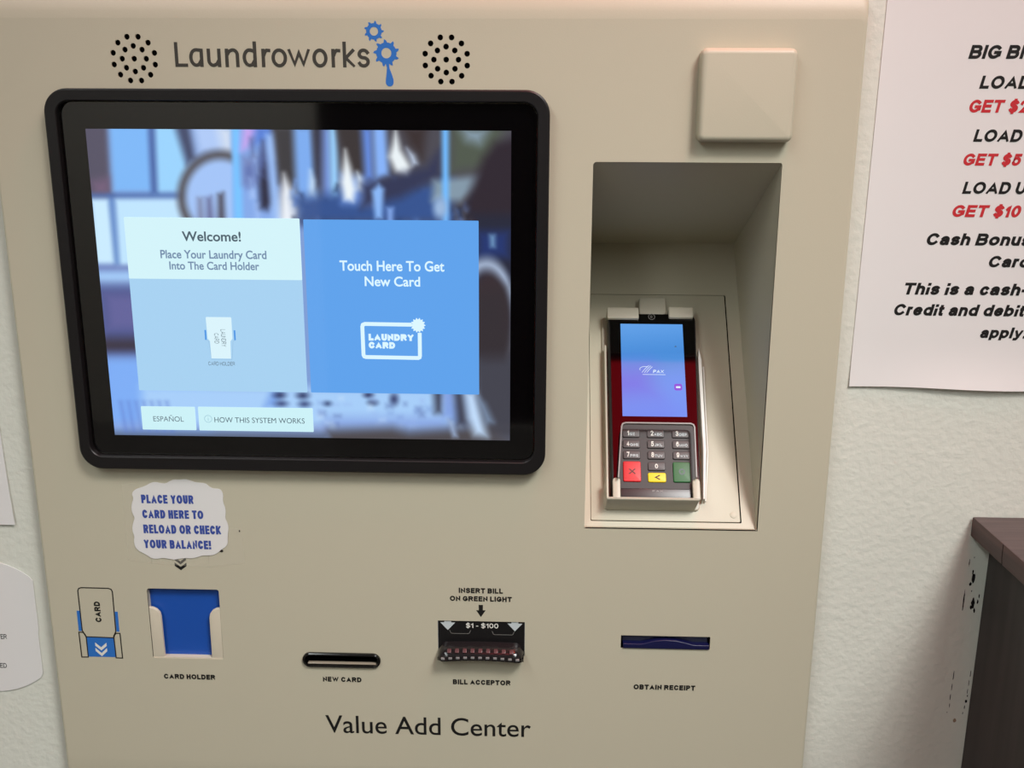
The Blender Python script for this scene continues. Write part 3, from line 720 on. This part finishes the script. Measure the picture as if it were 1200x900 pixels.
cen = Vector((.277, .03, 1.2))
for p in me.polygons:
    if p.normal.dot(cen - p.center) < 0: p.flip()
recess = link('recess', me, 'paint', kiosk)
solid = recess.modifiers.new('sheet', 'SOLIDIFY'); solid.thickness = 0.0008; solid.offset = -1
prism('gap_backing', slope, rr(PX0 - 1, PX1 + 1, PS0 - 1, PS1 + 1, 1, 3), -4, -2.6, 'gap', recess)
tag(prism('access_plate', slope, rr(PX0 + .35, PX1 - 1.0, PS0 + .7, PS1 - .5, 1, 3), -2.4, 0.15, 'paint', recess, .25), 'flush access plate behind the terminal')
prism('lock_disc', slope, circ(327.2, 11.0, 2.7, 24), 0.1, .5, 'paint', recess, .2)

def seat(a, s, h):                                             # frame of the cradle and terminal, lying low on the slope
    d = h * .364
    return slope(175.3 + (a - 175.3) * (1 + .00135 * d), s * (1 + .00135 * d) + .29 * d, h - d)
# ---- cradle that clamps the terminal
cradle = prism('terminal_cradle', seat, rr(226.2, 300.5, 13.2, 182, 3, 4), .2, 4.0, 'cradle', kiosk, .6)
prisms('cradle_lip', seat, [(rr(226.2, 296.6, 12.9, 15.0, .9, 4), 4.0, 31)], 'cradle', cradle, 1.0)
prisms('cradle_prong', seat, [(rr(231.0, 236.8, 13.4, 30.2, (2.4, 2.4, .6, .6), 5), 27.2, 31)], 'cradle', cradle, .8)
prisms('cradle_prong', seat, [(rr(291.8, 297.4, 13.4, 30.2, (2.4, 2.4, .6, .6), 5), 27.2, 31)], 'cradle', cradle, .8)
prisms('cradle_wall', seat, [(rr(227.2, 228.8, 14, 150, .6, 3), 4, 16), (rr(226.4, 228.0, 13.6, 32, .6, 3), 4, 27)], 'cradle', cradle, .5)
tag(prisms('cradle_wall', seat, [([(302.2, 20), (303.8, 20), (307.0, 60), (307.4, 140), (305.6, 150), (304.6, 140), (304.4, 60)], 3, 12), ([(304.6, 20), (305.6, 20), (309.6, 60), (310.2, 136), (309.0, 136), (308.4, 60)], 3, 6)], 'whiteside', cradle, .4), 'white side wall of the cradle')
prisms('cradle_tab', seat, [(rr(257.6, 279.8, 180, 197.5, 1.6, 4), 8, 11.5)], 'cradle', cradle, .8)
prisms('cradle_clip', seat, [(rr(229.4, 255.4, 169.9, 180.0, 1.2, 4), 23, 26.2), (rr(229.4, 255.4, 178.6, 180.0, .5, 3), 4, 24)], 'cradle', cradle, .8)
prisms('cradle_clip', seat, [(rr(280.2, 300.2, 171.2, 181.0, 1.2, 4), 23, 26.2), (rr(280.2, 300.2, 179.6, 181.0, .5, 3), 4, 24)], 'cradle', cradle, .8)

# ---------------------------------------------------------------- card terminal (lifts out of its cradle)
term = empty('payment_terminal', seat(265, 16, 4.2), 'black card payment terminal with lit blue screen and number keys, in the recess', 'card terminal')
def tring(gx, g0, g1, r): return [(231.4 + gx, 16.5 + g0)]
TOPX0, TOPX1, LOX0, LOX1 = 230.2, 303.2, 231.0, 299.4
def tout(e, r=6):
    pts = rr(-1, 1, 16.0 + e, 177.6 - e, 0, 1)
    base = rr(0, 1000, 16.0 + e, 177.6 - e, r, 6)
    out = []
    for a, s in base:
        t = (s - 16) / 161.6
        x0 = LOX0 + (TOPX0 - LOX0) * t + e; x1 = LOX1 + (TOPX1 - LOX1) * t - e
        out.append(((x0 + a) if a < 500 else (x1 - (1000 - a)), s))
    return out
body = loops('body', seat, [(tout(2.5), 4.2), (tout(0), 7), (tout(0), 18), (tout(.6), 20.2), (tout(2.0), 21.4)], 'tbody', term, cap0=True, cap1=True, smooth=35)
loops('edge_band', seat, [(tout(-.25), 12), (tout(-.25), 15)], 'tedge', body)
# glass of the display, covering the upper body
gl = [q for q in tout(1.5, 5)]
dglass = prism('display_glass', seat, gl, 20.5, 21.9, 'tglass', term, smooth=None)
TU, TV = np.meshgrid(np.linspace(0, 1, 41), np.linspace(0, 1, 61))
tp = paint(TU * 100, TV * 160, [
    ('p', (62, 130, 206), 46, [(-20, 34), (130, 20), (130, 74), (-20, 74)]),
    ('p', (104, 118, 222), 30, [(-30, 78), (40, 78), (60, 130), (-30, 140)]),  # violet lower left: a red reflection painted into the screen colour
    ('p', (92, 136, 236), 40, [(-20, 140), (130, 110), (130, 190), (-20, 190)]),
    ('p', (92, 148, 238), 20, [(60, 90), (130, 70), (130, 170), (90, 170)], .7)], (100, 160, 228))
pic = picture('screen_with_reflection', seat, 240.4, 291.6, 84.4, 166.8, 22.0, 40, 60, tp, dglass)
line_art('screen_logo', seat, [(arc(259.6, 125.6, 4.4, 2.4, 200, 60, 10), False), ([(257.0, 122.8), (259.4, 125.8), (262.6, 129.0)], False), ([(258.9, 122.6), (261.2, 125.6), (264.2, 128.6)], False), ([(260.9, 122.7), (262.8, 125.2), (265.4, 127.8)], False), ([(257.6, 120.9), (275.6, 120.9)], False)], .38, 22.15, 'litpale', dglass)
text(seat, S('PAX', .2, sb=.14, shear=.15), 265.8, 274.8, 122.3, 2.8, 22.15, 'litpale', dglass, 'screen_lettering')
prism('screen_icon', seat, rr(282.4, 288.8, 107.2, 113.0, 1.6, 4), 22.0, 22.12, 'litviolet', dglass)
prism('screen_icon_mark', seat, rr(283.8, 287.4, 109.2, 110.8, .5, 3), 22.12, 22.2, 'litpale', dglass)
prism('screen_icon', seat, [(284.0, 146.0), (285.0, 147.2), (286.0, 146.0)], 22.0, 22.12, 'litdark', dglass)
line_art('contactless_mark', seat, [(circ(266.4, 173.6, 2.6, 24), True), (arc(265.4, 173.6, 1.4, 1.4, -50, 50, 6), False), (arc(264.6, 173.6, 1.2, 1.2, -50, 50, 6), False)], .32, 22.05, 'rim', dglass)
# keypad
padpts = [(236.2, 30.5), (239.6, 74.6), (240.4, 76.6), (242.4, 77.4), (293.6, 77.4), (295.4, 76.6), (296.2, 74.6), (295.8, 31.0), (294.5, 21.0), (238.0, 21.0)]
pad = prism('keypad_panel', seat, padpts, 20.5, 21.95, 'padback', term)
rimp = [(236.0, 33.0), (239.3, 74.8), (240.2, 77.0), (242.4, 77.9), (293.6, 77.9), (295.8, 77.0), (296.6, 74.8), (296.1, 34.0)]
bm = bmesh.new()
for q in ribbon(rimp, 1.1):
    lo = [bm.verts.new(slope(v[0], v[1], 21.4)) for v in q]; hi = [bm.verts.new(slope(v[0], v[1], 24.6)) for v in q]
    bm.faces.new(hi); bm.faces.new(lo[::-1])
    for i in range(4): bm.faces.new((lo[i], lo[(i + 1) % 4], hi[(i + 1) % 4], hi[i]))
link('keypad_rim', bm_mesh('keypad_rim', bm), 'rim', term)
prism('front_edge', seat, [(237.4, 16.6), (292.6, 16.6), (291.6, 24.5), (237.4, 24.5)], 20.5, 22.3, 'black', term, .6)
def key(x0, x1, s0, s1, m, label=None):
    k = prism('key', seat, rr(x0, x1, s0, s1, 1.2, 4), 21.6, 23.8, m, term, .7, 3)
    if label: tag(k, label)
    return k
LEG = {(0, 0): ('1', 'QZ'), (1, 0): ('2', 'ABC'), (2, 0): ('3', 'DEF'), (0, 1): ('4', 'GHI'), (1, 1): ('5', 'JKL'), (2, 1): ('6', 'MNO'), (0, 2): ('7', 'PRS'), (1, 2): ('8', 'TUV'), (2, 2): ('9', 'WXY')}
KX = ((240.0, 253.4), (259.1, 272.6), (278.7, 292.0)); KS = ((66.0, 72.5), (57.1, 63.6), (48.1, 54.6))
for (i, j), (dg, lt) in LEG.items():
    k = key(*KX[i], *KS[j], 'key'); x = KX[i][0]; s = KS[j][0]
    text(seat, S(dg, .2), x + (3.6 if dg == '1' else 2.8), x + 5.0, s + 1.4, 4.2, 23.9, 'whiteprint', k, 'key_digit')
    text(seat, S(lt, .2, sb=.16), x + 5.5, x + 5.5 + (4.0 if len(lt) == 2 else 6.2), s + 1.4, 2.3, 23.9, 'arrowgrey', k, 'key_letters')
k = key(259.1, 272.6, 38.8, 45.6, 'key'); text(seat, S('0', .2), 264.4, 266.8, 40.3, 3.8, 23.9, 'whiteprint', k, 'key_digit')
k = key(239.8, 253.5, 29.6, 46.0, 'keyred', 'red cancel key'); text(seat, S('X', .22), 244.0, 249.4, 35.4, 4.6, 23.9, 'keymark', k, 'key_symbol')
k = key(258.9, 272.7, 29.4, 36.9, 'keyyel', 'yellow back key'); text(seat, S('<', .22), 263.6, 268.2, 30.6, 5.0, 23.9, 'keymark', k, 'key_symbol')
k = key(278.4, 291.7, 29.6, 45.9, 'keygre', 'green enter key'); text(seat, S('O', .24), 282.6, 287.6, 35.3, 5.2, 23.9, 'keygmark', k, 'key_symbol')
text(seat, S('PAX', .18, sb=.3), 262, 270, 21.9, 1.3, 22.4, 'rim', term, 'maker_mark')

# ---- card holder pocket
ch = loops('card_holder', face, [(rr(HX0, HX1, HZ0, HZ1, (2, 2, .8, .8), 4), 0), (rr(HX0, HX1, HZ0, HZ1, (2, 2, .8, .8), 4), -7.0)], 'guide', kiosk, smooth=30)
tag(ch, 'recessed card pocket with blue back and pale side guides')
tag(prism('blue_back', face, rr(HX0 - .5, HX1 + .5, HZ0 - .5, HZ1 + .5, 1, 3), -7.6, -5.2, 'blueplastic', ch), 'blue back of the pocket')
gL = [(HX0, HZ0), (-130.4, HZ0), (-130.8, 930.6), (-131.6, 934.4), (-134.0, 937.2), (-137.0, 938.6), (HX0, 939.0)]
gR = [(HX1, HZ0), (-91.4, HZ0), (-91.2, 930.6), (-90.4, 934.2), (-88.2, 937.2), (-85.0, 938.9), (HX1, 939.4)]
prism('card_guide', face, gL, -2.8, -.3, 'guide', ch, .7, 3); prism('card_guide', face, gR, -2.8, -.3, 'guide', ch, .7, 3)
prism('pocket_ledge', face, rr(HX0, HX1, HZ0, HZ0 + .9, .2, 2), -5.2, -.2, 'guide', ch)

# ---- new-card slot
cs = loops('card_slot', face, [(rr(-16.4, 47.6, 889.2, 902.2, 6.4, 10), 0), (rr(-16.2, 47.4, 889.4, 902.0, 6.2, 10), 1.6), (rr(-15.4, 46.6, 890.2, 901.2, 5.4, 10), 2.2), (rr(-14.4, 45.6, 891.2, 900.2, 4.4, 10), 1.8), (rr(-14.0, 45.2, 892.0, 899.6, 3.8, 10), -6), (rr(-13.6, 44.8, 892.4, 899.2, 3.4, 10), -12)], 'slotblack', kiosk, cap1=True, smooth=40)
tag(cs, 'glossy black rimmed slot that gives out new cards')
prism('slot_lip', face, rr(-12.4, 43.6, 891.5, 892.6, .5, 4), -3.0, .2, mat('bright_lip', (150, 138, 122), 0.2, 0.6), cs, .5)

# ---- bill acceptor
ba = prism('bill_acceptor', face, rr(94.8, 164.5, 902.6, 932.4, .4, 2), -8, -.8, 'black', kiosk)
tag(ba, 'black bill acceptor with ribbed clear snout')
text(face, S('$1 - $100', .16, sb=.12), 117.2, 143.4, 926.3, 4.2, -.7, 'whiteprint', ba, 'denomination_lettering')
for c in (102.6, 156.7):
    prism('arrow_mark', face, [(c - 2.8, 932.1), (c + 2.8, 932.1), (c + 2.8, 930.7), (c + 6.0, 930.7), (c, 924.0), (c - 6.0, 930.7), (c - 2.8, 930.7)], -.8, -.7, 'arrowgrey', ba)
for x0, x1, z in ((104.0, 121.0, 924.0), (138.4, 156.2, 923.6)):
    line_art('pocket_outline', face, [([(x0, z), (x0 + 1, z - 2.4), (x0 + 2, z - 2.9), (x1 - 2, z - 2.9), (x1 - 1, z - 2.4), (x1, z)], False)], .4, -.68, 'tedge', ba)
# snout: a clear bulge, lower edge bowed
N = 22; rings = []
prof_s = [(0.0, 916.6), (4.0, 915.8), (9.5, 913.4), (12.0, 910.6), (12.6, 907.6), (11.4, 905.0), (7.0, 904.0), (0.0, 903.8)]
bm = bmesh.new(); grid = []
for k in range(N + 1):
    u = -1 + 2 * k / N; x = 129.4 + u * 34.6
    bow = 1.9 * (1 - u * u); e = max(0.0, (abs(u) - .84) / .16)
    row = []
    for hh, z in prof_s:
        zz = z - 3.0 + bow * (1 if z < 909 else .35) - (e * e * 1.2 if z > 909 else -e * e * .0)
        if z > 909: zz -= e * e * 5.0
        row.append(bm.verts.new(face(x, zz, max(hh * (1 - .35 * e * e), .0) - (.8 if hh == 0 else 0))))
    grid.append(row)
for k in range(N):
    for j in range(len(prof_s) - 1): bm.faces.new((grid[k][j], grid[k + 1][j], grid[k + 1][j + 1], grid[k][j + 1]))
bm.faces.new(grid[0]); bm.faces.new(grid[-1][::-1])
snout = link('snout', bm_mesh('snout', bm), 'smoke', ba, 45)
snout['label'] = 'smoked clear ribbed snout'
for k in range(9):
    u = -.72 + 1.44 * k / 8; x = 129.4 + u * 34.6; bow = 1.9 * (1 - u * u) * .35
    prism('lens_block', lambda a, b, h: face(a, b, h - (b - 911.0) * 1.1), rr(x - 1.6, x + 1.6, 909.9 + bow, 911.9 + bow, .5, 3), 9.0, 10.7, 'ribred', ba, .3)
for k in range(11):
    u = -.86 + 1.72 * k / 10; x = 129.4 + u * 34.6; bow = 1.9 * (1 - u * u)
    prism('lens_block', face, rr(x - 1.5, x + 1.5, 904.2 + bow, 906.0 + bow, .4, 3), 9.0, 12.9, 'rib', ba, .3)

# ---- receipt slot
rs = loops('receipt_slot', face, [(rr(241.9, 313.1, 911.6, 922.8, .4, 2), -.2), (rr(241.9, 313.1, 911.6, 922.8, .4, 2), -14)], 'black', kiosk, cap1=True, smooth=30)
tag(rs, 'dark blue lined slot for receipts')
prism('slot_back', face, rr(243.4, 311.8, 915.0, 922.4, .3, 2), -12, -5, 'slate', rs)
low = [(243.6, 911.8), (312.4, 911.8), (312.4, 915.8), (300, 915.9), (294, 917.6), (286, 919.4), (277, 919.8), (269, 919.0), (262, 917.0), (258, 916.0), (243.6, 916.2)]
prism('paper_guide', face, low, -4.6, 1.2, 'navy', rs, .8, 3)

# ---------------------------------------------------------------- paper signs
NOTE = [(157, 243), (185, 212), (235, 197), (270, 183), (300, 165), (335, 158), (375, 167), (415, 170), (440, 155), (475, 140), (515, 143), (560, 137), (600, 147), (640, 162), (690, 165), (720, 172), (745, 195), (775, 208), (815, 208), (838, 225), (848, 255), (845, 290), (850, 320), (865, 355), (866, 395), (862, 430), (880, 465), (888, 500), (882, 545), (880, 580), (882, 615), (868, 645), (835, 665), (808, 690), (775, 710), (735, 712), (690, 712), (655, 725), (610, 735), (565, 732), (520, 737), (480, 745), (440, 738), (395, 730), (350, 738), (310, 735), (275, 710), (240, 690), (205, 672), (182, 640), (175, 600), (180, 565), (165, 530), (163, 490), (172, 455), (182, 425), (165, 395), (155, 355), (160, 315), (172, 280)]
SRC = np.array([(157, 243), (560, 137), (848, 255), (888, 500), (690, 712), (310, 735), (175, 600)], float)
DST = np.array([(-144.9, 1037.1), (-101.6, 1049.5), (-72.3, 1037.0), (-69.8, 1009.8), (-92.5, 985.5), (-133.5, 982.1), (-146.6, 997.2)])
Q = np.c_[SRC, np.ones(7), SRC[:, 0] * SRC[:, 1] / 1000]; AF = np.linalg.lstsq(Q, DST, rcond=None)[0]
npts = [tuple(np.array([x, y, 1, x * y / 1000]) @ AF) for x, y in NOTE]
# smooth the outline
def chaikin(p, n=2):
    for _ in range(n):
        q = []
        for a, b in zip(p, p[1:] + p[:1]): q += [(.75 * a[0] + .25 * b[0], .75 * a[1] + .25 * b[1]), (.25 * a[0] + .75 * b[0], .25 * a[1] + .75 * b[1])]
        p = q
    return p
note = empty('scalloped_sign', (-.108, -.0003, .982), 'small white scalloped sticker with blue capitals under the touchscreen', 'sign')
prism('sign_paper', face, chaikin(npts, 1), .35, .6, 'paper', note)
for s, x0, x1, b, h in (('PLACE YOUR', -137.6, -96.1, 1029.1, 7.2), ('CARD HERE TO', -137.8, -89.2, 1016.6, 7.1), ('RELOAD OR CHECK', -138.0, -75.9, 1003.8, 7.4), ('YOUR BALANCE!', -138.8, -84.8, 991.1, 7.3)):
    text(face, S(s, .235, sb=.07, space=.26, ws=.62), x0, x1, b, h, .72, 'noteblue', note)
tm = bpy.data.materials.new('clear_tape_film'); tm.use_nodes = True; b_ = tm.node_tree.nodes['Principled BSDF']
b_.inputs['Base Color'].default_value = L4((236, 230, 214)); b_.inputs['Roughness'].default_value = .22; b_.inputs['Alpha'].default_value = .08
for pts in ([(-152.6, 1044), (-139, 1046), (-133.5, 977.4), (-152.8, 980.2)], [(-134.5, 992), (-134.2, 977.6), (-88, 975.4), (-87, 990)], [(-88.5, 1010), (-88, 975.4), (-58.6, 979.2), (-59.5, 1009)]):
    prism('clear_tape', face, pts, .15, .3, tm, note)
prism('tape_fleck', face, circ(-77.0, 989.6, 1.6, 10, 1.1), .3, .4, 'ink', note); prism('tape_fleck', face, circ(-61.4, 1006.8, .5, 8, .9), .3, .4, 'ink', note)

def sheet(name, fr, x0, x1, z0, z1, hf, nx, nz, m, parent, thick=.22):
    bm = bmesh.new(); top, bot = [], []
    for j in range(nz + 1):
        for i in range(nx + 1):
            a = x0 + (x1 - x0) * i / nx; b = z0 + (z1 - z0) * j / nz
            dx, dz, hh = hf(i / nx, j / nz)
            top.append(bm.verts.new(fr(a + dx, b + dz, hh + thick))); bot.append(bm.verts.new(fr(a + dx, b + dz, hh)))
    k = nx + 1
    for j in range(nz):
        for i in range(nx):
            q = (j * k + i, j * k + i + 1, (j + 1) * k + i + 1, (j + 1) * k + i)
            bm.faces.new([top[t] for t in q]); bm.faces.new([bot[t] for t in q[::-1]])
    edge = [i for i in range(k)] + [j * k + nx for j in range(1, nz + 1)] + [nz * k + i for i in range(nx - 1, -1, -1)] + [j * k for j in range(nz - 1, 0, -1)]
    for a, b in zip(edge, edge[1:] + edge[:1]): bm.faces.new((top[a], bot[a], bot[b], top[b]))
    return link(name, bm_mesh(name, bm), m, parent, 40)
wallf = lambda a, b, h: face(a, b, h - 12)
# big notice on the right
pn = empty('paper_notice', (.517, .0118, 1.126), 'white paper notice with black and red bold italic lines, on wall right of kiosk', 'paper notice')
def curl(u, v):
    e = max(0.0, 1 - v / .12)
    return (2.6 * v, -2.2 * u * e * 1.0 + .6 * math.sin(u * 9) * e, .4 + e * e * (1.2 + 2.6 * math.sin(math.pi * min(1, u * 1.1)) ** 2))
sheet('sheet', wallf, 408.2, 624.5, 1128.2, 1407.6, curl, 36, 40, 'paper', pn)
PT = .75
def pl(s, x0, x1, base, h, m='inkblack', t=.235): text(wallf, S(s, t, shear=.2, sb=.1), x0, x1, base, h, PT, m, pn)
pl('BIG BI', 470.1, 509.4, 1364.4, 9.2); pl('LOAD', 480.0, 515.5, 1344.4, 8.8); pl('GET $2', 474.8, 516.3, 1328.2, 8.8, 'redink')
pl('LOAD', 480.0, 514.2, 1308.2, 8.6); pl('GET $5', 474.9, 516.0, 1291.7, 8.4, 'redink'); pl('LOAD U', 476.4, 522.4, 1271.8, 8.6)
pl('GET $10', 471.2, 520.0, 1255.3, 8.6, 'redink'); pl('Cash Bonus', 455.0, 530.0, 1234.9, 8.7); pl('Card', 501.6, 532.0, 1219.1, 8.4)
pl('This is a cash-o', 442.6, 540.0, 1198.4, 8.8); pl('Credit and debit', 436.6, 532.6, 1182.8, 8.6); pl('apply.', 501.6, 535.4, 1166.3, 8.2)
# rectangular sheet on the left
pr = empty('paper_sheet', (-.31, .0118, 1.0045), 'plain white rectangular paper at the left edge, on wall above the round notice', 'paper sheet')
sheet('sheet', wallf, -390, -247.4, 1004.4, 1150, lambda u, v: (-(2.2 * v + 2.0 * math.sin(v * 3)) * u, 0, .4 + 1.4 * (1 - v) ** 2 * u), 20, 16, 'paper', pr)
# rounded notice on the left
rn = empty('round_notice', (-.282, .0118, .853), 'round white notice with small black letters, lower left wall', 'paper notice')
tagpts = []
for k in range(64):
    a = 2 * math.pi * k / 64; tagpts.append((min(-239.0 + (.9 if math.sin(a) < 0 else 0) * -1.0, -281.5 + 60 * math.cos(a) * 1.03), 913 + 59.8 * math.sin(a)))
prism('sheet', wallf, tagpts, .3, .9, 'paper', rn)
text(wallf, S('VER', .16, sb=.12), -275.0, -266.7, 902.1, 4.4, 1.0, 'inkblack', rn); text(wallf, S('IED', .16, sb=.12), -276.6, -269.9, 875.4, 4.4, 1.0, 'inkblack', rn)

# ---------------------------------------------------------------- dark console table beside the wall
tb = empty('console_table', (.82, -.2, 0), 'dark brown wooden console table against the wall at lower right', 'table')
def tbox(name, x0, x1, y0, y1, z0, z1, m, parent, bevel=.0012):
    bm = bmesh.new(); bm.from_mesh(boxmesh(name, x0, x1, y0, y1, z0, z1))
    bmesh.ops.bevel(bm, geom=list(bm.edges), offset=bevel, segments=2, profile=.5, affect='EDGES')
    return link(name, bm_mesh(name, bm), m, parent, 40)
top = tbox('tabletop', .5123, 1.13, -.42, .0105, 1.0089, 1.0249, 'wood', tb)
me = top.data; me.materials.append(M['woodedge'])
for p in me.polygons:
    if p.normal.z < .6: p.material_index = 1
prism('edge_seam', lambda a, b, h: (.5123 - h * MM, a * MM, b * MM), [(-44.5, 1009.4), (-43.2, 1014), (-42.8, 1024.4), (-43.3, 1024.4), (-43.8, 1014), (-45.2, 1009.4)], .0, .12, 'scuff', top)
tbox('side_panel', .5285, .5465, -.40, .0105, 0, 1.0089, 'woodside', tb); tbox('side_panel', 1.09, 1.108, -.40, .0105, 0, 1.0089, 'woodside', tb)
tbox('back_panel', .5465, 1.09, -.008, .0095, .02, 1.0089, 'woodside', tb); tbox('shelf', .5465, 1.09, -.39, -.008, .45, .468, 'woodside', tb)

# scuff marks on the wall next to the table
def blotch(cx, cz, w, h, n=12, j=.45):
    out = []
    for k in range(n):
        a = 2 * math.pi * k / n; r = 1 - j * random.random()
        out.append((cx + w / 2 * r * math.cos(a), cz + h / 2 * r * math.sin(a)))
    return out
marks = [(514.5, 953, 1.1, 21), (515.2, 985.5, .9, 7), (519.8, 972.6, 3.2, 10), (519.0, 977.5, 1.6, 5), (518.2, 967.2, 2.6, 4), (518.6, 990, .8, 1.8), (522.2, 951.2, 3.6, 11), (520.8, 947.0, 2.2, 5), (523.8, 944.5, 1.8, 5), (525.6, 952, 1.6, 6), (526.2, 957, 1.0, 4), (519.8, 961.2, .8, 2),
         (514.0, 886, .8, 10), (513.8, 876, .7, 9), (513.5, 867, .8, 8), (513.7, 859, .7, 5), (512.5, 852.6, .6, 2), (527.4, 888, .8, 8), (527.0, 880, .6, 7), (526.8, 872.5, .7, 6), (526.6, 863, 2.4, 4), (526.0, 857.5, .9, 4), (525.2, 852, .8, 3), (527.2, 868, .9, 3)]
for cx, cz, w, h in marks: prism('scuff_mark', wallf, blotch(cx, cz, w, h), .02, .1, 'scuff', wall_back, smooth=None)
prism('scuff_mark', wallf, blotch(519.5, 845.2, 3.0, 4, 12, .2), .02, .1, 'tan', wall_back, smooth=None)
